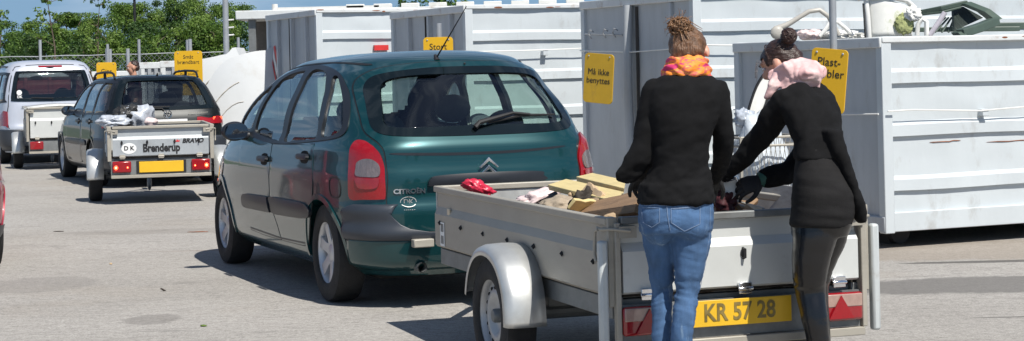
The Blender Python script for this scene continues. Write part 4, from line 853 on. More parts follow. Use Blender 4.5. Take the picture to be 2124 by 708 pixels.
cr_ = MB(); cr_.prism([(-.78+.025, .705), (-.78+.03, .73), (-.78+.012, .717), (-.78, .734), (-.78-.012, .717), (-.78-.03, .73), (-.78-.025, .705)], .001, lambda u, v, d: (-.0435-d, u, v)); cr_.build('crown_emblem', M['red_mark'], t2, smooth=0)

t3 = trailer('small_trailer', 'small trailer with a bright white tailgate behind the silver van', (-7.80, 29.75), 16, 1.05, 1.6, 1.0, .50, .85, .13, .27, big=False, gm='galv')
for c in children(t3):
    if c.name.startswith('tailgate'): c.data.materials[0] = M['white_sheet']
lid = MB(); lid.ring([[(x, y, .99+.05*math.sin(math.pi*(y+1.1)/1.15)) for y in (-1.08, -.95, -.75, -.52, -.3, -.1, .03)] for x in (-.03, .8, 1.63)], False, False); lid = lid.build('lid', M['white_sheet'], t3, smooth=60); so = lid.modifiers.new('s', 'SOLIDIFY'); so.thickness = .03

# ------------------------------------------------------------------ load of the near trailer
def tl(x, y): # trailer local to world xy
    t = R(18.8); return (NT[0]-x*math.sin(t)-y*math.cos(t), NT[1]+x*math.cos(t)-y*math.sin(t))
def plank(name, label, cat, p0, p1, w, h, m, endm=None, rot=0, taper=1.0, jag=0.0, group=None):
    p0, p1 = Vector(p0), Vector(p1); L = (p1-p0).length; b = MB(); n = 9; rg = []
    for i in range(n):
        t = i/(n-1); k = 1+(taper-1)*t; j = jag*(noise.noise(Vector((t*4, p0.x*9, 0)))); e = 0
        rg.append([(t*L+e*1, (w/2*k)*a+j, h/2*k*c+j*.5) for a, c in ((-1, -1), (1, -1), (1, 1), (-1, 1))])
    b.ring(rg); o = b.build(name, m, None, smooth=30, bevel=.003)
    d = (p1-p0).normalized(); o.rotation_mode = 'QUATERNION'; o.rotation_quaternion = d.to_track_quat('X', 'Z') @ Matrix.Rotation(rot, 4, 'X').to_quaternion(); o.location = p0
    return tag(o, label, cat, group)
def rock(name, label, cat, c, r, m, seed, amp=.35, fr=1.6, sub=4, rot=(0, 0, 0), group=None, flat=None):
    bm = bmesh.new(); bmesh.ops.create_icosphere(bm, subdivisions=sub, radius=1)
    for v in bm.verts:
        p = v.co.copy(); k = 1+amp*noise.fractal(p*fr+Vector((seed, seed*2, 0)), .7, 2.1, 4); v.co = Vector((p.x*r[0]*k, p.y*r[1]*k, p.z*r[2]*k))
    me = bpy.data.meshes.new(name); bm.to_mesh(me); bm.free(); me.materials.append(m); me.polygons.foreach_set('use_smooth', [True]*len(me.polygons))
    o = bpy.data.objects.new(name, me); COL.objects.link(o); o.location = c; o.rotation_euler = rot; return tag(o, label, cat, group)
G1 = 'scrap wood in the near trailer'
plank('timber_beam', 'pale new timber lying highest, its end above the far rail', 'timber', at(1214, 372, 10.1), at(1330, 400, 8.9), .095, .05, M['wood_new'], group=G1, rot=.2)
plank('timber_board', 'pale new board lying below the other one, left end on the rail', 'timber', at(1157, 383, 9.75), at(1300, 417, 8.8), .11, .03, M['wood_new'], group=G1, rot=.25)
plank('old_plank', 'wide brown weathered plank with black streaks pointing at the tailgate', 'plank', at(1207, 446, 8.85), at(1345, 412, 8.35), .22, .035, M['wood_old'], group=G1, rot=.45, jag=.01)
plank('old_plank', 'short brown plank half under the black-streaked one', 'plank', at(1235, 455, 8.75), at(1345, 440, 8.1), .13, .04, M['wood_old'], group=G1, rot=-.3)
plank('log_piece', 'split log with a pale cut face standing on end in the heap', 'log', at(1215, 398, 9.3), at(1245, 424, 9.0), .10, .045, M['wood_cut'], group=G1, rot=.9, jag=.02)
rock('wood_stump', 'dark knotty wood stump with a chipped light edge', 'stump', at(1213, 425, 9.15), (.065, .06, .075), M['wood_dark'], 3, .5, group=G1, rot=(.3, .4, 0))
rock('wood_chunk', 'small orange-brown wood chunk behind the dark stump', 'wood chunk', at(1196, 418, 9.4), (.045, .05, .05), M['wood_cut'], 5, .5, group=G1)
plank('dark_board', 'black board end lying left of the brown chunk', 'board', at(1118, 424, 9.8), at(1154, 408, 9.75), .07, .02, M['black_film'], group=G1, rot=.8)
rock('stone_lump', 'rounded grey-brown lump just inside the side rail', 'stone', at(1163, 432, 9.35), (.11, .09, .06), mat('grey_brown_stone', (.33, .27, .2), .8, 0, .3, 14, bump=.4), 8, .25, group=G1)
rock('timber_end', 'pale round wood slab by the left corner of the tailgate', 'wood slab', at(1300, 452, 8.35), (.11, .08, .03), M['wood_cut'], 9, .15, group=G1)
rock('paper_bag', 'crumpled pinkish white paper bag inside the trailer', 'bag', at(1115, 413, 9.85), (.12, .07, .04), M['pink_film'], 12, .5, 2.2, group=None, rot=(0, -.25, .2))
rock('plastic_bag', 'crumpled bright red bag on the trailer front corner', 'bag', at(992, 391, 10.28), (.085, .055, .042), M['red_plastic'], 15, .4, 2.0, rot=(0, .42, .3))
plank('board', 'white board standing beside the timber ends', 'board', at(1296, 396, 8.9), at(1316, 404, 8.8), .09, .012, M['white_plastic'], rot=1.4)
tp = rock('rubble_heap', None, None, (*tl(1.1, -.62), .56), (1.0, .48, .15), mat('mixed_wood_rubble', (.15, .10, .065), .85, 0, .6, 14, bump=.6), 20, .3, 3.0, 5, rot=(0, 0, R(90+18.8)))
tag(tp, 'low heap of brown wood rubble on the trailer floor', 'rubble', kind='stuff')
plank('board', 'long grey board leaning along the right side in the trailer', 'board', at(1560, 402, 9.6), at(1655, 420, 8.7), .14, .02, mat('grey_old_board', (.30, .28, .26), .8, 0, .25, 6, stretch=(1, 6, 6)), rot=1.2)
sh_ = MB(); sh_.tube([at(1527, 424, 8.55), at(1575, 438, 8.45)], .008, 8); sh_.tube([at(1530, 418, 8.6), at(1585, 434, 8.5)], .006, 8); tag(sh_.build('metal_bars', M['galv'], None), 'thin steel bars lying on the tailgate edge between the two people', 'bars')
rq = random.Random(77)
for k in range(24):
    x, y = rq.uniform(.3, 1.5), rq.uniform(-1.02, -.38); L_ = rq.uniform(.14, .34); a = rq.uniform(0, 6.28); z = rq.uniform(.72, .83); q0 = tl(x, y); q1 = tl(max(.2, x+L_*math.cos(a)), min(-.12, max(-1.12, y+L_*math.sin(a))))
    plank('wood_scrap', 'small broken brown wood scrap in the heap inside the near trailer', 'wood scrap', (*q0, z), (*q1, z+rq.uniform(-.06, .06)), rq.uniform(.03, .09), rq.uniform(.015, .035), rq.choice([M['wood_old'], M['wood_dark'], M['wood_cut'], M['wood_old'], M['wood_new']]), rot=rq.uniform(-1, 1), taper=rq.uniform(.5, 1), jag=.02, group='broken wood scraps in the near trailer')
# load of the small lettered trailer
rock('plastic_bag', 'translucent grey plastic bag bulging over the small trailer tailgate', 'bag', at(285, 247, 22.0), (.20, .2, .17), M['grey_film'], 31, .28, 1.5, 4, rot=(0, -.3, 0))
rock('plastic_bag', 'flat pale plastic bag at the left corner of the small trailer', 'bag', at(235, 253, 21.7), (.19, .2, .08), M['grey_film'], 33, .35, 1.8, 4)
rock('rubbish_bag', 'dark crumpled rubbish standing up among the grey plastic', 'rubbish', at(260, 243, 21.9), (.14, .12, .13), M['black_film'], 35, .6, 2.2, 4)
rock('paper_scrap', 'small white and pink paper scrap beside the grey plastic', 'paper', at(308, 254, 21.9), (.10, .06, .05), M['pink_film'], 37, .5, 2.2, 3)
M['scrape'] = mat('scrape_brown', (.43, .39, .33), .8, 0, .5, 12)
# ------------------------------------------------------------------ open steel containers
def container(name, label, P, W, Lc, ztop, zbot, ribs, cable_z, seed=0, group='pale steel waste containers in a row', detail=True, deg=24):
    """origin: the near corner on the ground; local x along the long side, y along the short end"""
    rt = thing(name, label, 'container', (P[0], P[1], 0), R(deg), group); rnd = random.Random(seed)
    pr = [(.030, ztop-.045)]
    for zb_ in ribs:
        pr += [(.030, zb_+.115), (.004, zb_+.085), (.002, zb_), (.030, zb_-.002)]
    pr += [(.030, zbot+.14)]
    # long side sheet with pressed ribs and small dents
    n = int(Lc/.14); rg = []
    def dent(x, z): return .017*noise.noise(Vector((x*1.3+seed*7, z*2.2, seed)))+.009*noise.noise(Vector((x*4+seed, z*6, 3)))
    fine = []
    for i in range(len(pr)-1):
        (a, b), (c, d) = pr[i], pr[i+1]; m = max(1, int(abs(b-d)/.05)) if abs(a-c) < .012 else 1
        for k in range(m): fine.append((a+(c-a)*k/m, b+(d-b)*k/m))
    fine.append(pr[-1])
    for i in range(n+1):
        x = .05+(Lc-.1)*i/n; e = min(1, x/.35, (Lc-x)/.35)
        rg.append([(x, o+dent(x, z)*e, z+(.004*math.sin(x*3+z*5+seed))*e) for o, z in fine])
    for name_, fy in (('side_panel', lambda y: y), ('side_panel', lambda y: W-y)):
        b = MB(); b.ring([[(p[0], fy(p[1]), p[2]) for p in q] for q in rg], False, False); b.build(name_, M['cont'], rt, smooth=25)
        if not detail: break
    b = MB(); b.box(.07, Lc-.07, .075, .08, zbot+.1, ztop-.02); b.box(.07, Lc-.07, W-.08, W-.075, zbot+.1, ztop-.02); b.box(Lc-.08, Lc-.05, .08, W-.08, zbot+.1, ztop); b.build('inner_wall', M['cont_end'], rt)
    for y in (0, W-.07):
        b = MB(); b.box(.0, Lc, y-.012, y+.078, ztop-.048, ztop); b.build('top_rim', M['cont_rim'], rt, bevel=.008)
        b = MB(); b.box(.0, Lc, y-.004, y+.074, zbot, zbot+.15); b.build('bottom_rail', M['cont'], rt, bevel=.006)
        b = MB(); b.box(-.004, .085, y-.006, y+.076, zbot-.01, ztop-.049); b.build('corner_post', M['cont'], rt, bevel=.006)
        b = MB(); b.box(Lc-.08, Lc, y-.006, y+.076, zbot-.01, ztop-.049); b.build('corner_post', M['cont'], rt, bevel=.006)
    # end doors
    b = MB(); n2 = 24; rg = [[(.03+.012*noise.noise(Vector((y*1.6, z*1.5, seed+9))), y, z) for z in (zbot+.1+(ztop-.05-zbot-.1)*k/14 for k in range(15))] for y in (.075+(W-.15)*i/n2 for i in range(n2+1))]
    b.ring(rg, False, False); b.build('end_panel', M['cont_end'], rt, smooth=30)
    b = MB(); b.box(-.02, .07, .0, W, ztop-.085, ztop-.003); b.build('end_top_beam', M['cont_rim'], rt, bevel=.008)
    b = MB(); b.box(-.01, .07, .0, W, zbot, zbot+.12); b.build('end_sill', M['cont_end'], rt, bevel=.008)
    fl = MB(); fl.box(.0, Lc, .0, W, zbot+.02, zbot+.05); fl.build('floor', M['cont_dark'], rt)
    for x in (.35, Lc*.45, Lc-.4):
        for y in (.35, W-.50): b = MB(); b.box(x-.08, x+.08, y, y+.15, .0, zbot+.02); b.tube([(x, y-.05, .09), (x, y+.17, .09)], .09, 14); b.build('roller_foot', M['cont_dark'], rt)
    # tensioned cable on hooks along the side
    if cable_z:
        xs = [0.02, .25, .9, 1.6, 2.3, 3.2, 4.4, 5.6]; pts = [(x, -.035-.006*(k % 2), cable_z+.012*math.sin(k*1.9+seed)+.012*(k % 2)) for k, x in enumerate(xs) if x < Lc]
        c = MB(); c.tube(pts, .0065, 6); c.build('tarpaulin_cable', M['white_plastic'], rt, smooth=60)
        for x in ((.95, 1.9, 3.6) if Lc > 3 else (.9,)):
            h = MB(); h.box(x-.03, x+.03, -.035, .05, cable_z-.055, cable_z-.0); h.build('cable_hook', M['cont'], rt, bevel=.004)
        c = MB(); c.tube([(-.03, .02, cable_z-.01), (-.035, W*.5, cable_z-.035), (-.03, W-.02, cable_z)], .0065, 6); c.build('end_cable', M['white_plastic'], rt)
    return rt
RB = [1.77, 1.33, .93, .52]
c1 = container('waste_container', 'pale grey container at far right piled with white and green plastic', (2.85, 14.3), 2.2, 6.2, 1.64, .13, [1.277, .868, .448], 1.055, 1)
c2 = container('waste_container', 'tall pale container with the hooked ochre sign on its end, behind the two people', (1.72, 17.5), 2.4, 6.5, 2.15, .12, RB, 1.63, 2)
c3 = container('waste_container', 'tall pale container behind the roof of the green car', (-.50, 20.4), 2.35, 3.2, 2.17, .12, RB, 1.65, 3)
c4 = container('waste_container', 'tall pale container with a red and white arrow sticker, left of the others', (-2.58, 24.6), 2.3, 3.4, 2.30, .12, [x+.13 for x in RB], None, 4)
# door bars on the ends
def endbar(rt, W, ys, z0, z1, r=.03, bend=0):
    for y, n in ys:
        b = MB(); b.tube([(-.025, y, z1), (-.03-.01*bend, y+.01*bend, z0+(z1-z0)*.55), (-.02-.03*bend, y-.06*bend, z0)], r, 8); b.build('door_bar', M['cont_end'], rt, smooth=50)
endbar(c2, 2.4, [(1.28, 0)], .2, 2.07, .05, 1); b = MB(); b.box(.0, .03, 1.16, 1.175, .2, 2.05); b.build('door_gap', M['cont_dark'], c2)
b = MB(); b.box(-.012, .035, .42, .47, .2, 2.06); b.build('door_stiffener', M['cont_end'], c2, bevel=.004)
b = MB(); b.tube([(-.05, 2.2, 1.80), (-.05, 1.35, 1.77)], .011, 6)
for y in (2.05, 1.72, 1.5): b.tube([(-.03, y, 1.82), (-.075, y, 1.84), (-.08, y+.02, 1.80), (-.045, y+.02, 1.75)], .008, 6)
b.build('hook_rail', M['pole'], c2)
for rt, W_, zt_ in ((c3, 2.35, 2.17), (c4, 2.3, 2.30)):
    for y in (.45, 1.1, 1.75): q = MB(); q.box(-.02, .035, y-.03, y+.03, .2, zt_-.09); q.build('door_stiffener', M['cont_end'], rt, bevel=.004)
    q = MB(); q.box(.0, .032, 1.22, 1.235, .2, zt_-.09); q.build('door_gap', M['cont_dark'], rt)
q = MB(); q.add([(-.0215, 1.66, 1.72), (-.0215, 1.50, 1.72), (-.0215, .98, 1.20), (-.0215, 1.22, 1.20)], [(0, 1, 2, 3)]) if False else None
q = MB(); q.prism([(2.02, 1.84), (1.94, 1.86), (1.80, 1.62), (1.83, 1.50)], .002, lambda u, v, d: (.012-d, u, v)); q.build('red_sticker', M['red_mark'], c4, smooth=0)
q = MB(); q.prism([(2.03, 1.80), (1.86, 1.50), (1.90, 1.42), (2.06, 1.70)], .002, lambda u, v, d: (.012-d, u, v)); q.build('white_sticker', M['white_mark'], c4, smooth=0)
q = MB(); q.prism([(2.08, 1.66), (1.92, 1.38), (1.95, 1.34), (2.10, 1.60)], .002, lambda u, v, d: (.012-d, u, v)); q.build('red_sticker', M['red_mark'], c4, smooth=0)
q = MB(); q.box(.80, 1.0, -.03, .02, 1.74, 1.81); q.build('red_reflector', M['red_mark'], c4)
rg2 = random.Random(4)
for rt, Lc_, z0_, z1_ in ((c1, 5.8, .3, 1.5), (c2, 6.0, .3, 2.0), (c3, 3.0, .4, 2.0), (c4, 3.2, .4, 2.2)):
    for k in range(9):
        x, z = rg2.uniform(.1, Lc_), rg2.uniform(z0_, z1_); l = rg2.uniform(.02, .18); vert = rg2.random() < .5; q = MB()
        q.tube([(x+(0 if vert else l*i/4), .027, z-(l*i/4 if vert else 0)+.006*noise.noise(Vector((i*.9, x, z)))) for i in range(5)], [.001, .0035, .003, .0025, .001], 5); q.build('scratch', rg2.choice([M['rust'], M['scrape'], M['galv_dark']]), rt)
    for k in range(7):
        x = rg2.uniform(.05, Lc_); q = MB(); zt_ = {c1: 1.64, c2: 2.15, c3: 2.17, c4: 2.30}[rt]; q.ell((x, -.0125, zt_-rg2.uniform(.008, .04)), (rg2.uniform(.015, .06), .0015, rg2.uniform(.004, .012)), 10, 6); q.build('rust_spot', M['rust'], rt)
# rust scratches on the right-hand container
for x0, x1, z in ((1.0, 1.9, .79), (2.1, 3.0, .80), (.45, .75, .81)):
    q = MB(); q.tube([(x0+(x1-x0)*i/8, .028, z+.008*noise.noise(Vector((i*.9, x0, 0)))) for i in range(9)], [.001]+[.004]*7+[.001], 5); q.build('rust_scratch', M['rust'], c1)
q = MB(); q.tube([(1.42, -.01, .30), (1.44, -.03, .22), (1.40, -.02, .36)], .012, 6); q.ell((1.42, -.02, .25), (.02, .02, .05)); q.build('side_hook', M['cont'], c1)

# ------------------------------------------------------------------ signs
def sign(name, label, c, deg, wd, ht, m, lines, tilt=0, pole=None, group=None, thick=.012, parts=True):
    """c: centre of the face; deg: yaw of the face normal away from -Y (positive turns it towards -X)"""
    rt = thing(name, label, 'sign', c, R(-deg), group); T = Matrix.Rotation(R(tilt), 4, 'Y')
    pts = []; r = min(.045, wd*.12)
    for cx, cz, a0 in ((wd/2-r, ht/2-r, 0), (-wd/2+r, ht/2-r, 90), (-wd/2+r, -ht/2+r, 180), (wd/2-r, -ht/2+r, 270)):
        for k in range(6): a = R(a0+18*k); pts.append((cx+r*math.cos(a), cz+r*math.sin(a)))
    b = MB(); b.prism(pts, thick, lambda u, v, d: T @ Vector((u, d, v))); b.build('sign_board', m, rt, smooth=0, bevel=.002)
    for s, z, size, bo in lines:
        text(s, size, T @ frame((0, -.0016, z), (1, 0, 0), (0, 0, 1), (0, -1, 0)), 'lettering', M['black_mark'], rt, bold=0, ext=.0006)
    q = MB()
    for x in (-wd*.36, wd*.36): q.ell(tuple(T @ Vector((x, -.003, ht/2-.03))), (.009, .005, .009), 10, 6)
    q.build('bolt', M['pole'], rt)
    if pole:
        x, z0, z1, rr = pole; q = MB(); q.tube([(x, thick+rr+.004, z0-c[2]), (x, thick+rr+.004, z1-c[2])], rr, 16); q.build('pole', M['pole'], rt, smooth=60)
    return rt
pc = at(1717, 168, 13.0)
sign('waste_sign', 'yellow sign on a pole reading Plast-møbler behind the woman in the pink scarf', tuple(pc), 34, .275, .45, M['yellow'], [('Plast-\nmøbler', .09, .082, .0012)], tilt=6, pole=(.03, 0, 3.2, .026))
pc = at(1241, 163, 18.3); sign('hanging_sign', 'worn ochre sign hanging from hooks, reading Må ikke benyttes', tuple(pc), 40, .36, .49, M['yellow_old'], [('Må ikke\nbenyttes', .02, .085, .0016)], tilt=5)
s3 = sign('waste_sign', 'yellow sign reading Stort above the green car roof', tuple(at(910, 96, 19.6)), 12, .31, .17, M['yellow'], [('Stort', 0, .088, .0015)], pole=(-.04, 0, 2.05, .03)) if False else None
pc = at(909, 110, 19.4); sign('waste_sign', 'yellow sign with one large word seen above the green car roof', tuple(pc), 12, .32, .33, M['yellow'], [('Stort', .062, .092, .0015), ('brændbart', -.05, .05, .001)], pole=(.0, 0, 1.95, .03))
pc = at(391, 152, 27.5); sign('waste_sign', 'yellow sign reading Småt brændbart behind the estate car', tuple(pc), 4, .42, .66, M['yellow'], [('Småt\nbrændbart', .20, .078, .0018), ('Fraset  flamingo\nPlast  bindbo', .01, .048, .001)], pole=(.02, 0, 2.0, .03))
pc = at(221, 160, 33.0); sign('waste_sign', 'small yellow sign reading Gips left of the man behind the estate car', tuple(pc), 4, .36, .52, M['yellow'], [('Gips', .10, .11, .002)], pole=(.02, 0, 2.05, .025))

# ------------------------------------------------------------------ white curved bodies, shed and small containers behind
def curved(name, label, prof, x0, x1, rz, loc, m, marks=()):
    rt = thing(name, label, 'container', loc, rz, 'big white curved containers')
    b = MB(); b.ring([[(x, y, z) for y, z in prof] for x in (x0, x0+(x1-x0)*.33, x0+(x1-x0)*.66, x1)], True); b.build('curved_shell', m, rt, smooth=40)
    for pts, r in marks: q = MB(); q.tube(pts, r, 5); q.build('scrape_mark', mat('scrape_brown', (.30, .25, .18), .8), rt)
    return rt
M['white_shell'] = mat('chalky_white_shell', (.59, .61, .62), .6, 0, .05, 2, bump=.1, bscale=6, stain=(.42, .38, .32), stain_amt=.35, stain_scale=2.2)
def shell(name, label, D, outline, depth, marks):
    """upright curved steel hull, cut as a thick plate with its outline in metres (x, z) at the given place, bulging towards the viewer"""
    x0 = sum(p[0] for p in outline)/len(outline); rt = thing(name, label, 'container', (x0, D, 0), 0, 'big white curved containers')
    b = MB(); ol = smoothpoly([(p[0]-x0, p[1]) for p in outline], 4); v, f = tri2d(ol, [], .12)
    mxx = max(abs(p[0]) for p in ol)
    top = [(p[0], -.35*depth*(1-(p[0]/mxx)**2)-.25*depth*(1-(p[1]/1.9)**2), p[1]) for p in v]; bot = [(p[0], depth, p[1]) for p in v]
    cnt = {}
    for t in f:
        for i in range(3): cnt[(t[i], t[(i+1) % 3])] = 1
    nb = len(top); b.add(top+bot, [tuple(t) for t in f]+[tuple(i+nb for i in t[::-1]) for t in f]+[(q, p, p+nb, q+nb) for (p, q) in cnt if (q, p) not in cnt])
    b.build('hull', M['white_shell'], rt, smooth=40)
    for pts, r in marks:
        q = MB(); q.tube([(x-x0, -.35*depth*(1-((x-x0)/mxx)**2)-.25*depth*(1-(z/1.9)**2)-.004, z) for x, z in pts], r, 5); q.build('scrape_mark', M['scrape'], rt)
    return rt
def AX(px, py, D): p = at(px, py, D); return (p.x, p.z)
D1 = 26.8
shell('curved_container', 'big chalky white curved hull right behind the front of the green car', D1, [AX(474, 128, D1), AX(500, 116, D1), AX(530, 108, D1), AX(556, 105, D1), AX(600, 104, D1), (-3.1, .1), (-4.9, .1), AX(418, 250, D1), AX(430, 200, D1), AX(448, 158, D1)], .9,
      [([AX(455+50*t, 215-70*t+25*t*t, D1) for t in (0, .2, .4, .6, .8, 1)], .006), ([AX(470+45*t, 240-60*t+30*t*t, D1) for t in (0, .25, .5, .75, 1)], .004)])
D2 = 28.5
shell('curved_container', 'white hull with a slanting top edge behind the yellow sign', D2, [AX(395, 128, D2), AX(425, 123, D2), AX(450, 118, D2), AX(474, 113, D2), AX(500, 115, D2), (-3.9, .1), (-5.6, .1), AX(390, 190, D2)], .7,
      [([AX(427+38*t, 184-46*t+6*t*t, D2) for t in (0, .3, .6, 1)], .009)])
# roofed shed with white fascia
sh = thing('roofed_shed', 'long white flat roof with small blocks along its edge behind the containers', 'shed', (-1.6, 31, 0), 0)
b = MB(); b.box(-3.0, 3.5, 0, 3.0, 2.37, 2.52); b.build('roof', M['cont_rim'], sh, bevel=.015)
for i in range(9):
    x = -1.15+i*.46; b = MB(); b.box(x, x+.30, .02, .25, 2.52, 2.585); b.build('roof_block', M['white_plastic'], sh, bevel=.008)
b = MB(); b.box(-2.3, -.6, .02, .3, 2.52, 2.56); b.tube([(-2.35, .1, 2.50), (-2.35, .1, 2.62)], .05, 12); b.build('roof_block', M['white_plastic'], sh)
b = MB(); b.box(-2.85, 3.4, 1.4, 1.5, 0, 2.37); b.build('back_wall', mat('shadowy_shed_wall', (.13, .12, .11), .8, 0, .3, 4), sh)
for x in (-2.8, -2.5, 0, 3.2): b = MB(); b.box(x, x+.12, .1, .22, 0, 2.37); b.build('post', M['galv_dark'], sh)
# small containers far behind
def small_box(label, px0, px1, py, D, dep, m, g='small old containers by the fence'):
    a, c = at(px0, py, D), at(px1, py, D); wd = c.x-a.x; rt = thing('small_container', label, 'container', (a.x, D, 0), R(5), g)
    b = MB(); b.box(0, wd, 0, dep, .1, a.z); b.build('body', m, rt, bevel=.02)
    b = MB(); b.box(-.04, wd+.04, -.05, dep, a.z-.12, a.z+.01); b.build('rim', M['cont_rim'], rt, bevel=.01)
    for k in (.0, .33, .66, .97): b = MB(); b.box(wd*k, wd*k+.07, -.05, -.002, .1, a.z-.12); b.build('rib', M['cont_rim'] if k in (.0, .97) else m, rt)
    return rt
gm_ = mat('grey_old_container', (.33, .35, .37), .6, 0, .15, 3, stain=(.22, .10, .05), stain_amt=.6, stain_scale=3)
small_box('small grey container with rust just right of the man', 293, 334, 131, 38, 2, gm_)
small_box('small container with rusty red top edge left of the Småt brændbart sign', 336, 398, 128, 37, 2, gm_)
small_box('rust brown container low beside the silver van', 180, 262, 150, 42, 2, mat('rusty_brown_container', (.20, .09, .06), .8, 0, .3, 4))
small_box('long dark red container seen through the silver van windows', 0, 150, 152, 44, 2, mat('dark_red_container', (.25, .05, .05), .7, 0, .3, 4))

# ------------------------------------------------------------------ plastic rubbish on the right container
G2 = 'plastic waste on the right container'
def cpt(x, y, z): # container local point of c1 in world coordinates
    a = R(24); return Vector((2.85+x*math.cos(a)-y*math.sin(a), 14.3+x*math.sin(a)+y*math.cos(a), z))
hp = rock('plastic_heap', None, None, tuple(cpt(3.0, 1.1, 1.42)), (2.75, .9, .22), mat('mixed_pale_plastic', (.5, .5, .48), .5, 0, .4, 5, c2=(.6, .6, .58), stain=(.06, .08, .07), stain_amt=.9, stain_scale=4, bump=.5, bscale=10), 40, .28, 3.0, 5, rot=(0, 0, R(24)))
tag(hp, 'mixed pale plastic rubbish filling the container', 'rubbish', kind='stuff')
# white tub lying on its side
def tub():
    rt = thing('garden_chair', 'upturned white plastic chair back with green moss on the container', 'chair', tuple(at(1845, 40, 15.3)), R(20), G2)
    b = MB(); rg = []
    for i in range(9):
        t = i/8; z = -.155+.31*t; wv = .20+.02*t; rg.append([(-wv, .02, z), (-wv*.9, -.05, z+.01), (-wv*.4, -.075, z+.015), (wv*.4, -.075, z+.012-.05*t), (wv*.9, -.05, z-.06*t), (wv, .02, z-.08*t)])
    b.ring(rg, False, False); bb = b.build('backrest', mossy, rt, smooth=60); so = bb.modifiers.new('s', 'SOLIDIFY'); so.thickness = .012
    b = MB(); b.tube([(-.31, -.02, .175), (-.27, -.06, .19), (-.05, -.08, .185), (.12, -.07, .15), (.225, -.03, .09)], [.028, .026, .022, .022, .02], 10); b.build('top_edge', M['white_plastic'], rt, smooth=60)
    b = MB(); b.tube([(-.235, -.03, .15), (-.235, -.05, .02), (-.22, -.04, -.16)], .022, 10); b.build('side_frame', M['white_plastic'], rt, smooth=60)
    b = MB(); b.tube([(-.262, -.03, .13), (-.268, -.05, .02), (-.255, -.04, -.16)], .008, 6); b.build('side_groove', M['black_film'], rt)
    return rt
mossy = mat('mossy_white_plastic', (.76, .76, .72), .45, 0, .05, 6, bump=.2, bscale=14, stain=(.30, .36, .10), stain_amt=1.0, stain_scale=4.0)
tub()
rock('moss_clump', 'clump of yellow-green moss on the right side of the upturned white chair', 'moss', tuple(at(1876, 50, 15.21)), (.075, .018, .085), mat('yellow_green_moss', (.36, .39, .17), .9, 0, .35, 18, bump=.9, bscale=40), 90, .3, 3.5, 4, group=G2)
rock('plastic_film', 'torn milky plastic film hanging beside the moss', 'film', tuple(at(1893, 30, 15.2)), (.06, .04, .06), M['white_plastic'], 91, .5, 2.4, 4, group=G2)
# white chair arm arch
def arch(name, label, pts, r, m, group=G2, flat=1.0):
    b = MB(); b.tube(pts, r, 10); o = b.build(name, m, None, smooth=60); return tag(o, label, 'chair part', group)
arch('plastic_arch', 'beige curved plastic chair arm arching up behind the hair bun', [at(x, y, 15.2) for x, y in ((1608, 62), (1632, 52), (1655, 38), (1678, 24), (1700, 21), (1718, 34), (1732, 58), (1740, 74))], [.03, .024, .02, .02, .02, .02, .02, .02], M['beige_plastic'])
arch('plastic_arch', 'white curved plastic leg just left of the sign pole', [at(x, y, 15.4) for x, y in ((1700, 76), (1712, 62), (1722, 48), (1738, 46), (1752, 58), (1770, 74))], .018, M['white_plastic'])
o = rock('plastic_disc', 'round beige plastic seat end above the woman\'s bun', 'chair part', tuple(at(1612, 68, 15.0)), (.055, .03, .055), M['beige_plastic'], 50, .05, group=G2)
arch('plastic_arch', 'upright white rounded plastic arm right of the mossy chair', [at(x, y, 15.2) for x, y in ((1902, 74), (1904, 52), (1912, 40), (1922, 45), (1922, 74))], .020, M['white_plastic'])
arch('plastic_tube', 'pale lilac plastic leg leaning beside the green chair', [at(x, y, 15.2) for x, y in ((1928, 74), (1945, 50), (1960, 26))], .022, mat('lilac_plastic', (.50, .47, .52), .4))
rock('plastic_scrap', 'pink scrap lying near the left end of the container', 'scrap', tuple(at(1680, 72, 15.5)), (.10, .1, .05), M['pink_film'], 52, .4, group=G2)
rock('plastic_scrap', 'flat white sheets lying left of the mossy chair', 'scrap', tuple(at(1735, 76, 15.6)), (.22, .2, .05), M['white_plastic'], 53, .4, 2.5, group=G2)
# green folding chair / crate frame lying tilted
gc = thing('garden_chair', 'dull green plastic chair lying tilted over the container rim', 'chair', tuple(at(1985, 45, 15.35)), R(24), G2)
def gp(px, py, D=15.35): v = at(px, py, D)-at(1985, 45, 15.35); a = -R(24); return Vector((v.x*math.cos(a)-v.y*math.sin(a), v.x*math.sin(a)+v.y*math.cos(a), v.z))
def bar(pts, w1, h1, nm='frame_bar'):
    b = MB(); pts = [Vector(p) for p in pts]; rg = []
    for i, p in enumerate(pts):
        t = (pts[min(i+1, len(pts)-1)]-pts[max(i-1, 0)]).normalized(); up = Vector((0, 1, 0)); s = t.cross(up).normalized()
        rg.append([p+s*w1*a+up*h1*c for a, c in ((-1, -1), (1, -1), (1, 1), (-1, 1))])
    b.ring(rg); return b.build(nm, M['green_plastic'], gc, smooth=0, bevel=.006)
bar([gp(1900, 28, 15.55), gp(1950, 18, 15.45), (gp(2005, 6, 15.45))], .020, .02); bar([gp(2000, 6, 15.45), gp(2040, 22, 15.25), gp(2066, 42, 15.15)], .034, .05)
bar([gp(2066, 44, 15.15), gp(2030, 58, 15.00), gp(1992, 70, 14.85)], .034, .05)
bar([gp(1905, 31, 15.55), gp(1950, 26, 15.45), gp(1990, 16, 15.45)], .010, .03)
bk = MB(); bk.ring([[gp(1978, 22, 15.50), gp(1998, 14, 15.50), gp(2040, 37, 15.35), gp(1980, 64, 15.35)], [gp(1978, 22, 15.50)+Vector((0, .03, 0)), gp(1998, 14, 15.50)+Vector((0, .03, 0)), gp(2040, 37, 15.35)+Vector((0, .03, 0)), gp(1980, 64, 15.35)+Vector((0, .03, 0))]]); bk.build('seat_panel', mat('dark_green_slats', (.025, .035, .03), .5, 0, .4, 3, bump=.8, bscale=12, stretch=(12, 1, 1)), gc)
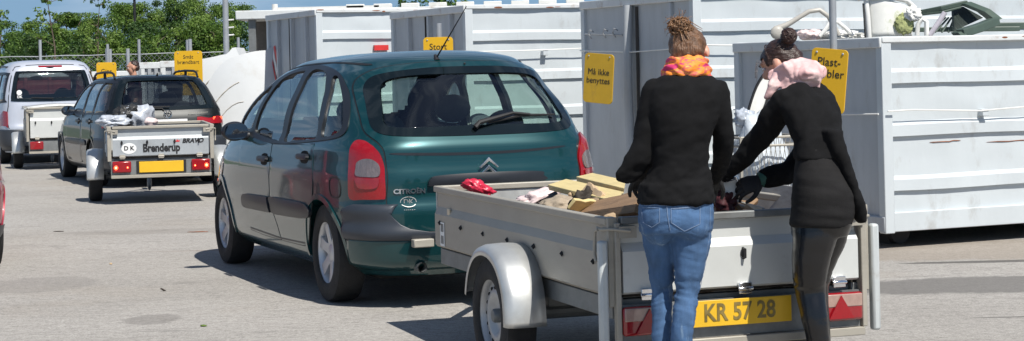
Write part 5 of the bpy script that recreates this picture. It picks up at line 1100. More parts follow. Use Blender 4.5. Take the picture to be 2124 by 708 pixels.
for k in range(4): bar([gp(1925+k*14, 68, 15.45), gp(1962+k*6, 36, 15.55)], .007, .01, 'slat') 
bar([gp(1895, 62, 15.65), gp(2110, 60, 15.65)], .02, .04); bar([gp(2040, 55, 15.7), gp(2118, 54, 15.7)], .03, .05)
bar([gp(1985, 66, 14.87), gp(1994, 76, 14.83)], .03, .05, 'foot')

# ------------------------------------------------------------------ cage bin with plastic sacks beyond the trailer
cg = thing('wire_cage', 'wire mesh cage with clear plastic between the two people', 'cage', tuple(at(1580, 400, 11.2))[:2]+(0,), R(18))
b = MB(); wx, wy_, z0, z1 = .42, .34, .12, 1.02
for z in (z0, z1, .97, .55):
    b.tube([(-wx/2, -wy_/2, z), (wx/2, -wy_/2, z), (wx/2, wy_/2, z), (-wx/2, wy_/2, z), (-wx/2, -wy_/2, z)], .008, 6)
for x in (-wx/2, wx/2):
    for y in (-wy_/2, wy_/2): b.tube([(x, y, 0), (x, y, z1)], .011, 6)
b.build('cage_frame', M['galv'], cg); b = MB()
for sy in (-wy_/2, wy_/2):
    for k in range(15):
        t = k/14
        b.tube([(-wx/2+wx*t, sy, z0), (-wx/2+wx*min(1, t+.35), sy, z0+(z1-z0)*min(1, (1-t)/.35 if t+.35 > 1 else 1))], .0022, 3, False); b.tube([(wx/2-wx*t, sy, z0), (wx/2-wx*min(1, t+.35), sy, z0+(z1-z0)*min(1, (1-t)/.35 if t+.35 > 1 else 1))], .0022, 3, False)
b.build('wire_mesh', M['galv'], cg, smooth=0)
rock('plastic_sack', 'clear plastic sack inside the wire cage', 'sack', tuple(at(1578, 360, 11.25)), (.17, .13, .36), mat('cloudy_plastic_film', (.50, .54, .58), .25, 0, .15, 12, bump=.6, bscale=22), 60, .25, 2.0)
rock('plastic_bottle', 'crumpled clear plastic bulging over the cage top', 'sack', tuple(at(1545, 245, 11.25)), (.06, .05, .06), mat('clear_plastic', (.42, .46, .52), .15, 0, .2, 12, bump=.6, bscale=22), 61, .3, 2.0)
rt = thing('leaning_mirror', 'rounded white panel leaning behind the woman in the pink scarf', 'panel', tuple(at(1572, 200, 12.0)), R(15))
b = MB(); ol = smoothpoly([(-.02, -.16), (.05, -.05), (.09, .12), (.06, .15), (-.01, .06), (-.07, -.10), (-.06, -.17)], 4); b.prism(ol, .02, lambda u, v, d: (u, d, v)); b.build('panel_sheet', M['white_plastic'], rt, smooth=0)
b = MB(); b.tube([(p[0]*1.05, -.005, p[1]*1.05) for p in ol+ol[:1]], .010, 6); b.tube([(-.05, .02, -.15), (-.05, .02, -1.2)], .012, 6); b.build('panel_edge', M['rubber'], rt)
# poles
pn = thing('lamp_post', 'tall plain grey lamp post left of the shed roof', 'lamp post', tuple(at(470, 120, 29.5))[:2]+(0,), 0)
b = MB(); b.tube([(0, 0, 0), (0, 0, 1.2), (0, 0, 7)], [.055, .05, .035], 16); b.build('pole', M['pole'], pn, smooth=60); b = MB(); b.tube([(0, 0, 6.95), (.1, -.2, 7.1), (.2, -.6, 7.15)], .03, 8); b.ell((.22, -.75, 7.12), (.1, .25, .06)); b.build('lamp_head', M['galv_dark'], pn)
for z in (2.08, 2.2, 2.32): b = MB(); b.tube([(0, 0, z), (.13, -.02, z+.01)], .012, 6); b.build('step_rung', M['white_plastic'], pn)
lp_ = thing('street_lamp', 'thin dark street lamp rising above the trees', 'street lamp', tuple(at(281, 100, 62))[:2]+(0,), 0)
b = MB(); b.tube([(0, 0, 0), (0, 0, 4.1)], .045, 8); b.build('pole', M['rubber'], lp_); b = MB(); b.lathe([(.03, 4.05), (.20, 4.2), (.24, 4.25), (.03, 4.4)], 16, 'z'); b.build('lamp_shade', M['rubber'], lp_)
# ------------------------------------------------------------------ people
from mathutils.bvhtree import BVHTree
def V3(*a): return Vector(a)
def limb(mb, pts, rad, side=(1, 0, 0), n=18, cap=True):
    """tapering limb; rad entries: r or (r_side, r_other)"""
    pts = [Vector(p) for p in pts]; rad = [r if isinstance(r, tuple) else (r, r) for r in rad]
    # resample smoothly
    P = []; Q = []; m = len(pts)
    for i in range(m-1):
        a, b, c, d = pts[max(i-1, 0)], pts[i], pts[i+1], pts[min(i+2, m-1)]
        for k in range(4):
            t = k/4; P.append(.5*((2*b)+(c-a)*t+(2*a-5*b+4*c-d)*t*t+(3*b-a-3*c+d)*t**3)); Q.append(tuple(rad[i][j]+(rad[i+1][j]-rad[i][j])*(t*t*(3-2*t)) for j in (0, 1)))
    P.append(pts[-1]); Q.append(rad[-1])
    if cap:
        t0 = (P[0]-P[1]).normalized(); t1 = (P[-1]-P[-2]).normalized(); r0, r1 = min(Q[0]), min(Q[-1])
        P = [P[0]+t0*r0*.9, P[0]+t0*r0*.6]+P+[P[-1]+t1*r1*.6, P[-1]+t1*r1*.9]
        Q = [tuple(x*.4 for x in Q[0]), tuple(x*.8 for x in Q[0])]+Q+[tuple(x*.8 for x in Q[-1]), tuple(x*.4 for x in Q[-1])]
    rg = []
    for i, p in enumerate(P):
        t = (P[min(i+1, len(P)-1)]-P[max(i-1, 0)]).normalized(); s = Vector(side); s = (s-t*s.dot(t))
        s = s.normalized() if s.length > 1e-3 else t.orthogonal().normalized(); u = t.cross(s)
        rg.append([p+s*Q[i][0]*math.cos(a)+u*Q[i][1]*math.sin(a) for a in (2*math.pi*k/n for k in range(n))])
    return mb.ring(rg)
def secs(mb, S_, n=32, ex=2.3):   # (centre, half width vec, half depth vec)
    rg = []
    for c, w_, d_ in S_:
        rg.append([Vector(c)+Vector(w_)*math.copysign(abs(math.cos(a))**(2/ex), math.cos(a))+Vector(d_)*math.copysign(abs(math.sin(a))**(2/ex), math.sin(a)) for a in (2*math.pi*k/n for k in range(n))])
    return mb.ring(rg)
def fuse(mb, name, m, parent, vox=.008, sm=4, disp=None, smooth=180, holes=None):
    me = bpy.data.meshes.new('t'); me.from_pydata(mb.v, [], mb.f); bm = bmesh.new(); bm.from_mesh(me); bmesh.ops.recalc_face_normals(bm, faces=bm.faces); bm.to_mesh(me); bm.free()
    t = bpy.data.objects.new('t', me); COL.objects.link(t); r = t.modifiers.new('r', 'REMESH'); r.mode = 'VOXEL'; r.voxel_size = vox; r.adaptivity = 0
    s = t.modifiers.new('s', 'SMOOTH'); s.factor = .5; s.iterations = sm
    me2 = evaluated(t, name); bpy.data.objects.remove(t)
    if disp:
        ns = [v.normal.copy() for v in me2.vertices]
        for v, n_ in zip(me2.vertices, ns): v.co = v.co+n_*disp(v.co, n_)
    me2.materials.clear(); me2.materials.append(m); me2.polygons.foreach_set('use_smooth', [True]*len(me2.polygons)); me2.update()
    o = bpy.data.objects.new(name, me2); COL.objects.link(o); o.parent = parent; return o
def head(mb, c, hf, hu, k=1.0):
    """adds skull, jaw, nose, ears; returns frame"""
    hf = Vector(hf).normalized(); hu = Vector(hu); hu = (hu-hf*hu.dot(hf)).normalized(); hr = hf.cross(hu)
    T = Matrix((hr, hf, hu)).transposed(); P = lambda x, y, z: Vector(c)+T @ Vector((x, y, z))*k
    mb.ell(P(0, -.012, .028), (.074*k, .092*k, .082*k), 24, 16, T); mb.ell(P(0, .025, -.035), (.058*k, .062*k, .075*k), 20, 14, T)
    mb.ell(P(0, .052, -.085), (.028*k, .026*k, .022*k), 14, 10, T); mb.ell(P(0, .094, -.018), (.013*k, .020*k, .024*k), 12, 8, T); mb.ell(P(0, .084, .012), (.010*k, .012*k, .028*k), 10, 8, T)
    for s in (-1, 1): mb.ell(P(s*.034, .062, -.012), (.022*k, .02*k, .018*k), 12, 8, T); mb.ell(P(s*.077, -.004, -.008), (.009*k, .019*k, .031*k), 12, 10, T)
    mb.ell(P(0, .078, .040), (.05*k, .016*k, .012*k), 14, 8, T)
    return P, T
def face_parts(parent, P, T, k=1.0, hairm=None):
    for s in (-1, 1):
        e = MB(); e.ell(P(s*.030, .079, .010), (.0125*k, .010*k, .009*k), 14, 10, T); e = e.build('eye', M['eye'], parent); i = MB(); i.ell(P(s*.030, .0875, .009), (.005*k, .003*k, .005*k), 10, 8, T); i.build('iris', M['iris'], e)
        b = MB(); b.tube([P(s*.014, .094, .032), P(s*.030, .095, .038), P(s*.046, .086, .033)], .003*k, 6); b.build('eyebrow', hairm or M['iris'], parent)
    l = MB(); l.tube([P(-.022, .082, -.056), P(-.008, .0895, -.052), P(0, .0885, -.054), (P(.008, .0895, -.052)), P(.022, .082, -.056)], [.002, .0045, .0045, .0045, .002], 8); l.build('lips', M['lips'], parent)
def hand_mesh(wrist, d, nrm, side=1, k=1.0, curl=(.5, .5, .6, .7), thumb=.5):
    """five separate bent fingers; d: direction of the palm, nrm: back-of-hand normal, side: +1 thumb towards d x nrm"""
    d = Vector(d).normalized(); nrm = Vector(nrm); nrm = (nrm-d*nrm.dot(d)).normalized(); s = d.cross(nrm)*side; w0 = Vector(wrist); mb = MB()
    secs(mb, [(w0-d*.03*k, s*.026*k, nrm*.019*k), (w0+d*.015*k, s*.028*k, nrm*.018*k), (w0+d*.05*k, s*.040*k, nrm*.017*k), (w0+d*.085*k, s*.042*k, nrm*.014*k), (w0+d*.095*k, s*.036*k, nrm*.008*k)], 18, 2.6)
    for q, (off, L, c) in enumerate(zip((.031, .0105, -.0105, -.031), (.074, .083, .077, .060), curl)):
        p = w0+d*(.080-.004*abs(q-1.2))*k+s*off*k; a = 0.12; pts = [p]
        for f_, l in zip((.45, .9, .7), (.44, .32, .26)):
            a += c*f_; dd = (d*math.cos(a)-nrm*math.sin(a)+s*off*1.2).normalized(); p = p+dd*L*l*k; pts.append(p)
        limb(mb, pts, [.0098*k, .009*k, .0082*k, .0068*k], s, 10)
    p = w0+d*.022*k+s*.026*k; pts = [p]; a = 0
    for l, (x, y, z) in zip((.040, .030, .024), ((.75, .62, .25), (.88, .35, .30), (.92, .05, .35*thumb*2))):
        p = p+(d*x+s*y-nrm*z).normalized()*l*k; pts.append(p)
    limb(mb, pts, [.0135*k, .011*k, .0095*k, .0075*k], nrm, 10)
    return mb
def shoe(parent, ank, fwd, m='shoe'):
    f = Vector(fwd).normalized(); s = Vector((f.y, -f.x, 0)); b = MB(); a = Vector((ank[0], ank[1], 0))
    secs(b, [(a-f*.07+V3(0, 0, .035), s*.022, V3(0, 0, .03)), (a-f*.05+V3(0, 0, .045), s*.034, V3(0, 0, .044)), (a+V3(0, 0, .05), s*.037, V3(0, 0, .048)), (a+f*.08+V3(0, 0, .036), s*.042, V3(0, 0, .034)), (a+f*.14+V3(0, 0, .028), s*.044, V3(0, 0, .026)), (a+f*.175+V3(0, 0, .022), s*.025, V3(0, 0, .018))], 20, 2.6)
    return b.build('shoe', M[m], parent, smooth=70)
def fr(p, sc=1.0, seed=0): return noise.fractal(Vector(p)*sc+Vector((seed, seed*1.7, -seed)), .8, 2.0, 3)
NRM = lambda x, y, z: Vector((x, y, z)).normalized()

# --- woman with the orange scarf, seen from behind
D1_ = 7.62; A1 = lambda x, y, dd=0.0: at(x, y, D1_+dd)
base1 = Vector((A1(1405, 600).x, D1_, 0)); p1 = thing('person', 'person in blue jeans and black top with an orange and pink scarf', 'person', tuple(base1), 0, 'people loading the near trailer')
L1 = lambda x, y, dd=0.0: A1(x, y, dd)-base1
r1_ = V3(.985, .17, 0); f1_ = V3(-.17, .985, 0); UP = V3(0, 0, 1)
def torso1(mb, e=0.0, low=False):
    T = [(1428, 138, .05, .050, .052), (1427, 150, .03, .062, .058), (1425, 162, .01, .110, .070), (1422, 180, 0, .142, .082), (1420, 210, -.005, .150, .094), (1416, 250, -.01, .130, .099), (1412, 300, -.005, .110, .096), (1410, 345, 0, .108, .094), (1405, 385, 0, .134, .104), (1402, 414, 0, .153, .118)]
    if low: T += [(1402, 450, 0, .157, .124), (1402, 478, .01, .15, .118)]
    secs(mb, [(L1(x, y, dd), r1_*(w_+e), f1_*(d_+e)) for x, y, dd, w_, d_ in T])
legL = [L1(1368, 465, .05), L1(1370, 510, .06), L1(1372, 560, .08), L1(1373, 612, .09), L1(1373, 665, .07), L1(1372, 720, .06), L1(1371, 790, .07), L1(1371, 838, .09)]
legR = [L1(1436, 465, 0), L1(1434, 505, 0), L1(1430, 555, .0), L1(1424, 608, 0), L1(1419, 655, -.03), L1(1414, 705, -.03), L1(1409, 780, .0), L1(1408, 840, .02)]
rL = [.082, .070, .055, .043, .043, .043, .034, .030]; rR = [.086, .079, .064, .048, .048, .047, .036, .031]
armL = [L1(1358, 190, 0), L1(1345, 235, .0), L1(1336, 290, .05), L1(1334, 330, .16), L1(1330, 362, .28)]
armR = [L1(1487, 190, .02), L1(1495, 235, .02), L1(1500, 290, .06), L1(1496, 332, .15), L1(1482, 368, .26)]
rA = [.052, .047, .041, .036, .029]
b = MB(); torso1(b, -.012, True); limb(b, legL, [r-.017 for r in rL[:-1]]+[.028], r1_); limb(b, legR, [r-.017 for r in rR[:-1]]+[.028], r1_); limb(b, armL, [.042, .037, .031, .026, .014], r1_); limb(b, armR, [.042, .037, .031, .026, .014], r1_)
limb(b, [L1(1427, 152, .03), L1(1430, 118, .07)], [.052, .050], r1_)
for a_, f_ in ((legL, f1_), (legR, f1_)): limb(b, [a_[-1], a_[-1]+f1_*.06-UP*.05, a_[-1]+f1_*.15-UP*.07], [.03, .03, .02], r1_)
for a_ in (armL, armR): limb(b, [a_[-1], a_[-1]+(a_[-1]-a_[-2]).normalized()*.035], [.016, .012], r1_)
hc = L1(1431, 112, .09); P1, T1 = head(b, hc, (f1_*.72+r1_*.42-UP*.55), (UP*.75+f1_*.55+r1_*.1), .98)
body = fuse(b, 'body', M['skin'], p1, .008, 3)
face_parts(p1, P1, T1, .98, M['hair_brown'])
h = MB(); h.ell(P1(0, -.020, .022), (.079, .092, .082), 36, 26, T1); h.ell(P1(0, -.05, -.02), (.066, .062, .066), 30, 20, T1)
def hd(p, n): 
    q = p-hc; return .0035*math.sin(60*(q.x+.3*q.z)+6*fr(p, 9))+.004*fr(p, 30)-(.03 if False else 0)
ho = fuse(h, 'hair', M['hair_brown'], p1, .006, 2, hd)
bm = bmesh.new(); bm.from_mesh(ho.data); Ti = T1.inverted()
kill = [v for v in bm.verts if (lambda l: l.y > .045 and l.z < .075 or (l.y > .0 and l.z < -.0 and abs(l.x) < .2))(Ti @ (v.co-hc))]
bmesh.ops.delete(bm, geom=kill, context='VERTS'); bm.to_mesh(ho.data); bm.free()
rn = random.Random(5); bc = L1(1409, 55, .05); bn = MB(); bn.ell(bc, (.036, .034, .034), 16, 10)
for i in range(120):
    a, c_ = rn.uniform(0, 6.28), rn.uniform(-1, 1); d_ = V3(math.cos(a)*math.sqrt(1-c_*c_), math.sin(a)*math.sqrt(1-c_*c_), c_); u = d_.orthogonal().normalized(); u = (Matrix.Rotation(rn.uniform(0, 6.28), 3, d_) @ u); w_ = d_.cross(u); r_ = rn.uniform(.030, .043); r2 = rn.uniform(.012, .026); cc = bc+V3(d_.x*r_*1.12, d_.y*r_, d_.z*r_*.92)
    bn.tube([cc+(u*math.cos(t)+w_*math.sin(t)*.6)*r2+d_*.004*math.sin(3*t) for t in (rn.uniform(.2, .4)*k for k in range(rn.randint(6, 14)))], rn.uniform(.0012, .0032), 5)
for i in range(60):   # loose hair swept up from the nape to the bun
    a = rn.uniform(-1.2, 1.2); p0 = P1(.082*math.sin(a), -.10*math.cos(a), rn.uniform(-.04, .08)); pm = (p0+bc)/2+(P1(0, -.1, .05)-hc)*rn.uniform(.1, .3)
    bn.tube([p0, (p0+pm)/2+V3(0, 0, .0), pm, bc+V3(rn.uniform(-.03, .03), -.01, -.02)], [.0012, .0022, .0028, .002], 4)
for i in range(26):
    a = rn.uniform(0, 6.28); d_ = V3(math.cos(a), rn.uniform(-.5, .5), math.sin(a)); q = bc+d_*.035; bn.tube([q, q+d_*.02+V3(rn.uniform(-.02, .02), 0, rn.uniform(-.01, .02)), q+d_*rn.uniform(.02, .035)+V3(rn.uniform(-.02, .02), 0, rn.uniform(-.02, .01))], [.0018, .0014, .0006], 4)
bn.build('hair_bun', M['hair_bun'], ho, smooth=80)
# jeans
def dj(p, n):
    z = p.z; back = 1 if n.y < .2 else .6
    k = math.exp(-((z-.52)/.07)**2)*1.5+math.exp(-((z-.30)/.10)**2)*.5+math.exp(-((z-.80)/.10)**2)*.5+.35
    q = Vector((p.x*7, p.y*7, z*52+p.x*16*(1 if p.x > -.02 else -1)))
    return .0044*k*back*fr(q, 1.0, 3)+.002*fr(p, 18, 5)
b = MB(); secs(b, [(L1(1402, 404, 0), r1_*.146, f1_*.112), (L1(1402, 425, 0), r1_*.153, f1_*.120), (L1(1402, 455, 0), r1_*.157, f1_*.128), (L1(1402, 482, .01), r1_*.150, f1_*.120)])
b.ell(L1(1437, 466, -.036), (.074, .075, .085), 20, 14); b.ell(L1(1367, 466, -.012), (.072, .075, .085), 20, 14)
limb(b, legL, rL, r1_); limb(b, legR, rR, r1_)
jo = fuse(b, 'jeans', M['denim'], p1, .0075, 7, dj)
bv = BVHTree.FromPolygons([v.co.copy() for v in jo.data.vertices], [tuple(p.vertices) for p in jo.data.polygons])
def onj(x, y, o=.0015):
    w0 = Vector((0, 0, CAM_H))-base1; d_ = (A1(x, y)-Vector((0, 0, CAM_H))).normalized(); h_ = bv.ray_cast(w0, d_); return (h_[0]-d_*o) if h_[0] else None
def stitch(pts, r, nm, m=M['denim_seam']):
    q = [onj(pts[i][0]+(pts[i+1][0]-pts[i][0])*k/6, pts[i][1]+(pts[i+1][1]-pts[i][1])*k/6) for i in range(len(pts)-1) for k in range(7)]; q = [a for a in q if a]
    if len(q) > 2: s_ = MB(); s_.tube(q, r, 5); s_.build(nm, m, jo, smooth=60)
stitch([(1392, 432), (1392, 462), (1420, 480), (1452, 465), (1452, 428), (1392, 433)], .0014, 'pocket_seam'); stitch([(1396, 434), (1448, 430)], .0014, 'pocket_seam')
stitch([(1330, 430), (1334, 462), (1352, 472), (1368, 462), (1368, 432), (1332, 431)], .0014, 'pocket_seam'); stitch([(1326, 426), (1400, 427), (1477, 421)], .0013, 'waist_seam')
stitch([(1383, 426), (1385, 450), (1390, 478)], .0016, 'seat_seam'); stitch([(1474, 430), (1473, 480), (1464, 540), (1452, 600)], .0012, 'side_seam')
# knitted top
def dk_(p, n):
    q = Vector((p.x*7+p.z*5, p.y*6, p.z*13-p.x*6)); lo = math.exp(-((p.z-.96)/.10)**2)
    return .0080*(.6+lo)*fr(q, 1.0, 7)+.0015*fr(p, 26, 2)+.004
b = MB(); torso1(b, .006)
secs(b, [(L1(1404, 380, 0), r1_*.150, f1_*.115), (L1(1403, 400, 0), r1_*.157, f1_*.124), (L1(1402, 419, 0), r1_*.158, f1_*.130), (L1(1402, 421, 0), r1_*.150, f1_*.120)])
limb(b, armL, [.052, .045, .041, .037, .031], r1_); limb(b, armR, [.050, .043, .040, .036, .030], r1_)
secs(b, [(L1(1347, 240, .0), r1_*.040, f1_*.045), (L1(1341, 280, -.005), r1_*.047, f1_*.045), (L1(1333, 312, -.01), r1_*.055, f1_*.040), (L1(1320, 340, -.01), r1_*.062, f1_*.030), (L1(1306, 360, -.005), r1_*.058, f1_*.024), (L1(1299, 374, .0), r1_*.048, f1_*.018), (L1(1297, 380, .0), r1_*.03, f1_*.01)], ex=2.0)
fuse(b, 'knitted_top', M['knit'], p1, .0075, 3, dk_)
# scarf: layered loops
b = MB(); nc = L1(1424, 140, .035)
for i, (dz, rx, ry, rr, tl_) in enumerate(((-.028, .083, .085, .021, .10), (-.012, .080, .082, .020, -.12), (.006, .074, .078, .018, .15), (.022, .067, .072, .015, -.05), (-.034, .088, .088, .017, -.2))):
    pts = []
    for k in range(33):
        a = 2*math.pi*k/32; pts.append(nc+r1_*rx*math.cos(a)+f1_*ry*math.sin(a)+UP*(dz+.02*tl_*math.cos(a)*5*.6-.022*math.sin(a)*.6))
    b.tube(pts, [rr*(1+.25*noise.noise(Vector((i, k*.5, 0)))) for k in range(33)], 12)
sc = fuse(b, 'scarf', M['scarf1'], p1, .005, 1, lambda p, n: .0042*math.sin(160*(p.z+.22*(p.x-nc.x))+5*fr(p, 9, 4)))
b = MB(); limb(b, [nc+f1_*.08-UP*.02, nc+f1_*.13-UP*.09, nc+f1_*.13-UP*.2], [(.04, .02), (.05, .02), (.045, .015)], r1_); fuse(b, 'scarf_end', M['scarf1'], sc, .006, 2)
for (w_, d_, n_, sd_) in ((armL[-1], armL[-1]-armL[-2], (-.3, -.4, .9), -1), (armR[-1], armR[-1]-armR[-2], (.3, -.4, .9), 1)):
    mb = hand_mesh(w_, Vector(d_)+f1_*.05-UP*.02, n_, sd_, 1.0, (.9, 1.0, 1.0, 1.1)); g_ = fuse(mb, 'glove', M['glove'], p1, .0032, 2)
shoe(p1, legL[-1]+base1-base1, f1_); shoe(p1, legR[-1], f1_)

# --- woman with the pink scarf, leaning over the tailgate
D2_ = 7.85; A2 = lambda x, y, dd=0.0: at(x, y, D2_+dd)
base2 = Vector((A2(1700, 600).x, D2_, 0)); p2 = thing('person', 'person leaning over in black skirt and shiny leggings with a pale pink scarf', 'person', tuple(base2), 0, 'people loading the near trailer')
L2 = lambda x, y, dd=0.0: A2(x, y, dd)-base2
f2_ = V3(-.74, .67, 0); r2_ = V3(.67, .74, 0); X = V3(1, 0, 0); Y = V3(0, 1, 0)
T2S = [(1662, 168, .27, .055, .055), (1668, 182, .22, .085, .075), (1672, 200, .17, .110, .110), (1676, 225, .13, .118, .120), (1688, 258, .09, .106, .112), (1697, 292, .05, .094, .102), (1700, 330, .02, .094, .104), (1704, 370, 0, .112, .122), (1709, 405, 0, .128, .138), (1707, 440, 0, .130, .136), (1702, 466, .0, .126, .125)]
def torso2(mb, e, a=0, z=99):
    secs(mb, [(L2(x, y, dd), X*(w_+e)+Y*.02, Y*(d_+e)) for x, y, dd, w_, d_ in T2S[a:z]])
lgN = [L2(1692, 450, -.02), L2(1690, 490, -.03), L2(1683, 530, -.03), L2(1680, 565, -.02), L2(1681, 602, 0), L2(1688, 650, -.03), L2(1697, 705, -.04), L2(1703, 770, -.01), L2(1704, 822, .02)]
lgF = [L2(1722, 450, .10), L2(1716, 490, .12), L2(1700, 530, .14), L2(1693, 565, .16), L2(1690, 600, .19), L2(1694, 645, .18), L2(1700, 700, .17), L2(1703, 765, .2), L2(1702, 805, .22)]
rN = [.095, .094, .083, .076, .066, .058, .050, .042, .032]; rF = [.085, .085, .08, .068, .060, .054, .048, .04, .032]
arN = [L2(1632, 212, .12), L2(1605, 245, .17), L2(1574, 288, .24), L2(1538, 330, .30), L2(1503, 364, .36)]
arF = [L2(1690, 225, .34), L2(1680, 290, .38), L2(1655, 342, .40), L2(1622, 362, .38), L2(1592, 369, .36)]
rAn = [.056, .050, .045, .038, .028]
b = MB(); torso2(b, -.012); limb(b, lgN, [r-.006 for r in rN], X); limb(b, lgF, [r-.006 for r in rF], X); limb(b, arN, [.045, .038, .032, .026, .013], X); limb(b, arF, [.045, .038, .032, .026, .013], X)
hc2 = L2(1619, 133, .36); limb(b, [L2(1660, 175, .26), L2(1640, 145, .32)], [.052, .050], X)
for a_ in (lgN, lgF): limb(b, [a_[-1], a_[-1]+f2_*.06-UP*.05, a_[-1]+f2_*.15-UP*.07], [.03, .03, .02], r2_)
for a_ in (arN, arF): limb(b, [a_[-1], a_[-1]+(a_[-1]-a_[-2]).normalized()*.03], [.015, .012], r1_)
P2, T2_ = head(b, hc2, (-.80, .36, -.46), (-.35, .25, .85), .90)
fuse(b, 'body', M['skin'], p2, .008, 3); face_parts(p2, P2, T2_, .90, M['hair_dark'])
h = MB(); h.ell(P2(0, -.012, .030), (.0735, .090, .0795), 36, 26, T2_); h.ell(P2(0, -.055, -.01), (.062, .056, .060), 30, 20, T2_)
ho2 = fuse(h, 'hair', M['hair_dark'], p2, .006, 2, lambda p, n: .003*math.sin(90*((p-hc2).x*.8+(p-hc2).z*.5)+5*fr(p, 8))+.003*fr(p, 30))
bm = bmesh.new(); bm.from_mesh(ho2.data); Ti2 = T2_.inverted()
kill = [v for v in bm.verts if (lambda l: (l.y > .046 and l.z < .050) or (l.y > .004 and l.z < .0))(Ti2 @ (v.co-hc2))]
bmesh.ops.delete(bm, geom=kill, context='VERTS'); bm.to_mesh(ho2.data); bm.free()
b2 = L2(1636, 75, .30); bn = MB(); bn.ell(b2, (.034, .034, .036), 18, 12)
for i in range(26):
    ax_ = NRM(rn.uniform(-1, 1), rn.uniform(-1, 1), rn.uniform(-1, 1)); u = ax_.orthogonal().normalized(); w_ = ax_.cross(u); bn.tube([b2+(u*math.cos(t)+w_*math.sin(t))*.0345 for t in (k*.35 for k in range(12))], .004, 5)
for i in range(70):
    a = rn.uniform(-1.5, 1.5); p0 = P2(.078*math.sin(a), -.09*math.cos(a)*.9+.01, rn.uniform(.0, .085)); bn.tube([p0, (p0*.55+b2*.45)+(p0-hc2)*.12, b2-V3(0, 0, .02)], [.001, .0022, .002], 4)
bn.build('hair_bun', M['hair_dark'], ho2, smooth=80); bn = MB()
for i in range(5):
    p0 = P2(-.05+rn.uniform(-.02, .02), .06, .05+rn.uniform(-.02, .02)); bn.tube([p0, p0+V3(-.03, -.01, -.02*rn.random()), p0+V3(-.035-.01*rn.random(), -.02, -.06-.03*rn.random())], .0007, 3)
bn.build('loose_hair', M['hair_dark'], ho2, smooth=80)
hb_ = MB(); hb_.tube([P2(.083*math.cos(t), .02, .03+.088*math.sin(t)) for t in (math.pi*k/16 for k in range(17))], .003, 6); hb_.build('hair_band', M['hair_dark'], ho2)
fuse((lambda m_: (limb(m_, lgN, rN, X), limb(m_, lgF, rF, X), secs(m_, [(L2(1706, 436, 0), X*.124, Y*.128), (L2(1703, 470, 0), X*.128, Y*.120), (L2(1700, 490, .02), X*.118, Y*.11)]), m_)[-1])(MB()), 'leggings', M['legging'], p2, .0075, 4, lambda p, n: .0022*fr(Vector((p.x*6, p.y*6, p.z*26)), 1, 2)*(.4+2.2*math.exp(-((p.z-.53)/.03)**2)))
b = MB(); secs(b, [(L2(x, y, dd), X*(w_+.006)+Y*.02, Y*(d_+.006)) for x, y, dd, w_, d_ in T2S[5:]]+[(L2(1702, 468, .0), X*.126, Y*.124)])
b.ell(L2(1722, 405, -.06), (.085, .075, .09), 20, 14)
fuse(b, 'skirt', M['knit2'], p2, .0075, 2, lambda p, n: .0030*fr(Vector((p.x*4, p.y*4, p.z*30+p.x*5)), 1, 6)+.003)
b = MB(); secs(b, [(L2(x, y, dd), X*(w_+.012)+Y*.02, Y*(d_+.012)) for x, y, dd, w_, d_ in T2S[0:7]]); limb(b, arN, [.064, .055, .049, .042, .034], X); limb(b, arF, [.058, .055, .053, .05, .044], X)
b.ell(L2(1655, 205, .14), (.085, .09, .065), 20, 14)
secs(b, [(L2(1722, 270, .0), X*.05, Y*.09), (L2(1736, 318, -.02), X*.034, Y*.085), (L2(1755, 360, -.02), X*.031, Y*.08), (L2(1771, 405, -.01), X*.027, Y*.07), (L2(1782, 440, 0), X*.025, Y*.06), (L2(1786, 458, .0), X*.022, Y*.05), (L2(1787, 463, .0), X*.014, Y*.04)])
fuse(b, 'cardigan', M['knit'], p2, .0075, 2, lambda p, n: .0085*fr(Vector((p.x*8+p.z*6, p.y*6, p.z*9-p.x*9)), 1, 8)+.003)
b = MB(); sc0 = L2(1655, 160, .22)
rs = random.Random(21)
for i in range(11):
    k = i/10; dz = 5.2*i
    b.tube([L2(1606+2*i, 150+dz*.9+rs.uniform(-3, 3), .21-.006*i), L2(1628+3*i, 134+dz+rs.uniform(-3, 3), .15), L2(1660+2.5*i, 127+dz*.95+rs.uniform(-2, 2), .115+.012*abs(i-5)), L2(1690+.8*i, 132+dz*.85+rs.uniform(-3, 3), .13+.008*abs(i-5)), L2(1707-1.0*i, 147+dz*.6, .18)], [.008, .0155, .017, .0145, .009], 10)
b.tube([L2(1702, 150, .2), L2(1690, 152, .36), L2(1650, 162, .42), L2(1612, 162, .36), L2(1606, 158, .25)], .03, 10)
b.ell(L2(1658, 156, .235), (.070, .06, .040), 18, 12)
for q_ in ((1588, 205, 1616, 150), (1596, 203, 1622, 156), (1602, 196, 1626, 162)): b.tube([L2(q_[2], q_[3], .19), L2((q_[0]+q_[2])/2-3, (q_[1]+q_[3])/2, .175), L2(q_[0], q_[1], .185)], [.013, .015, .008], 8)
secs(b, [(L2(1613, 150, .21), X*.02, Y*.03), (L2(1606, 172, .195), X*.024, Y*.022), (L2(1600, 192, .185), X*.020, Y*.018), (L2(1593, 206, .19), X*.012, Y*.014)])
fuse(b, 'scarf', M['scarf2'], p2, .0045, 1, lambda p, n: .003*abs(math.sin(60*(p.x*.75+p.z*1.0)+7*fr(p, 5, 2)))+.0015*fr(p, 24, 3)-.001)
g1_ = hand_mesh(arN[-1], V3(-.25, .35, -.12), (-.2, -.55, .8), 1, 1.0, (.8, .9, 1.0, 1.1)); fuse(g1_, 'glove', M['glove'], p2, .0032, 2)
g2_ = hand_mesh(L2(1580, 373, .35), L2(1540, 388, .33)-L2(1580, 373, .35), (-.1, -.8, .5), -1, 1.02, (.7, .8, .9, 1.0)); g2o = fuse(g2_, 'glove', M['glove'], p2, .0032, 2)
b = MB(); limb(b, [L2(1590, 370, .355), L2(1574, 374, .35)], [.036, .034], X, cap=False); b.build('glove_cuff', M['glove_band'], g2o, smooth=60)
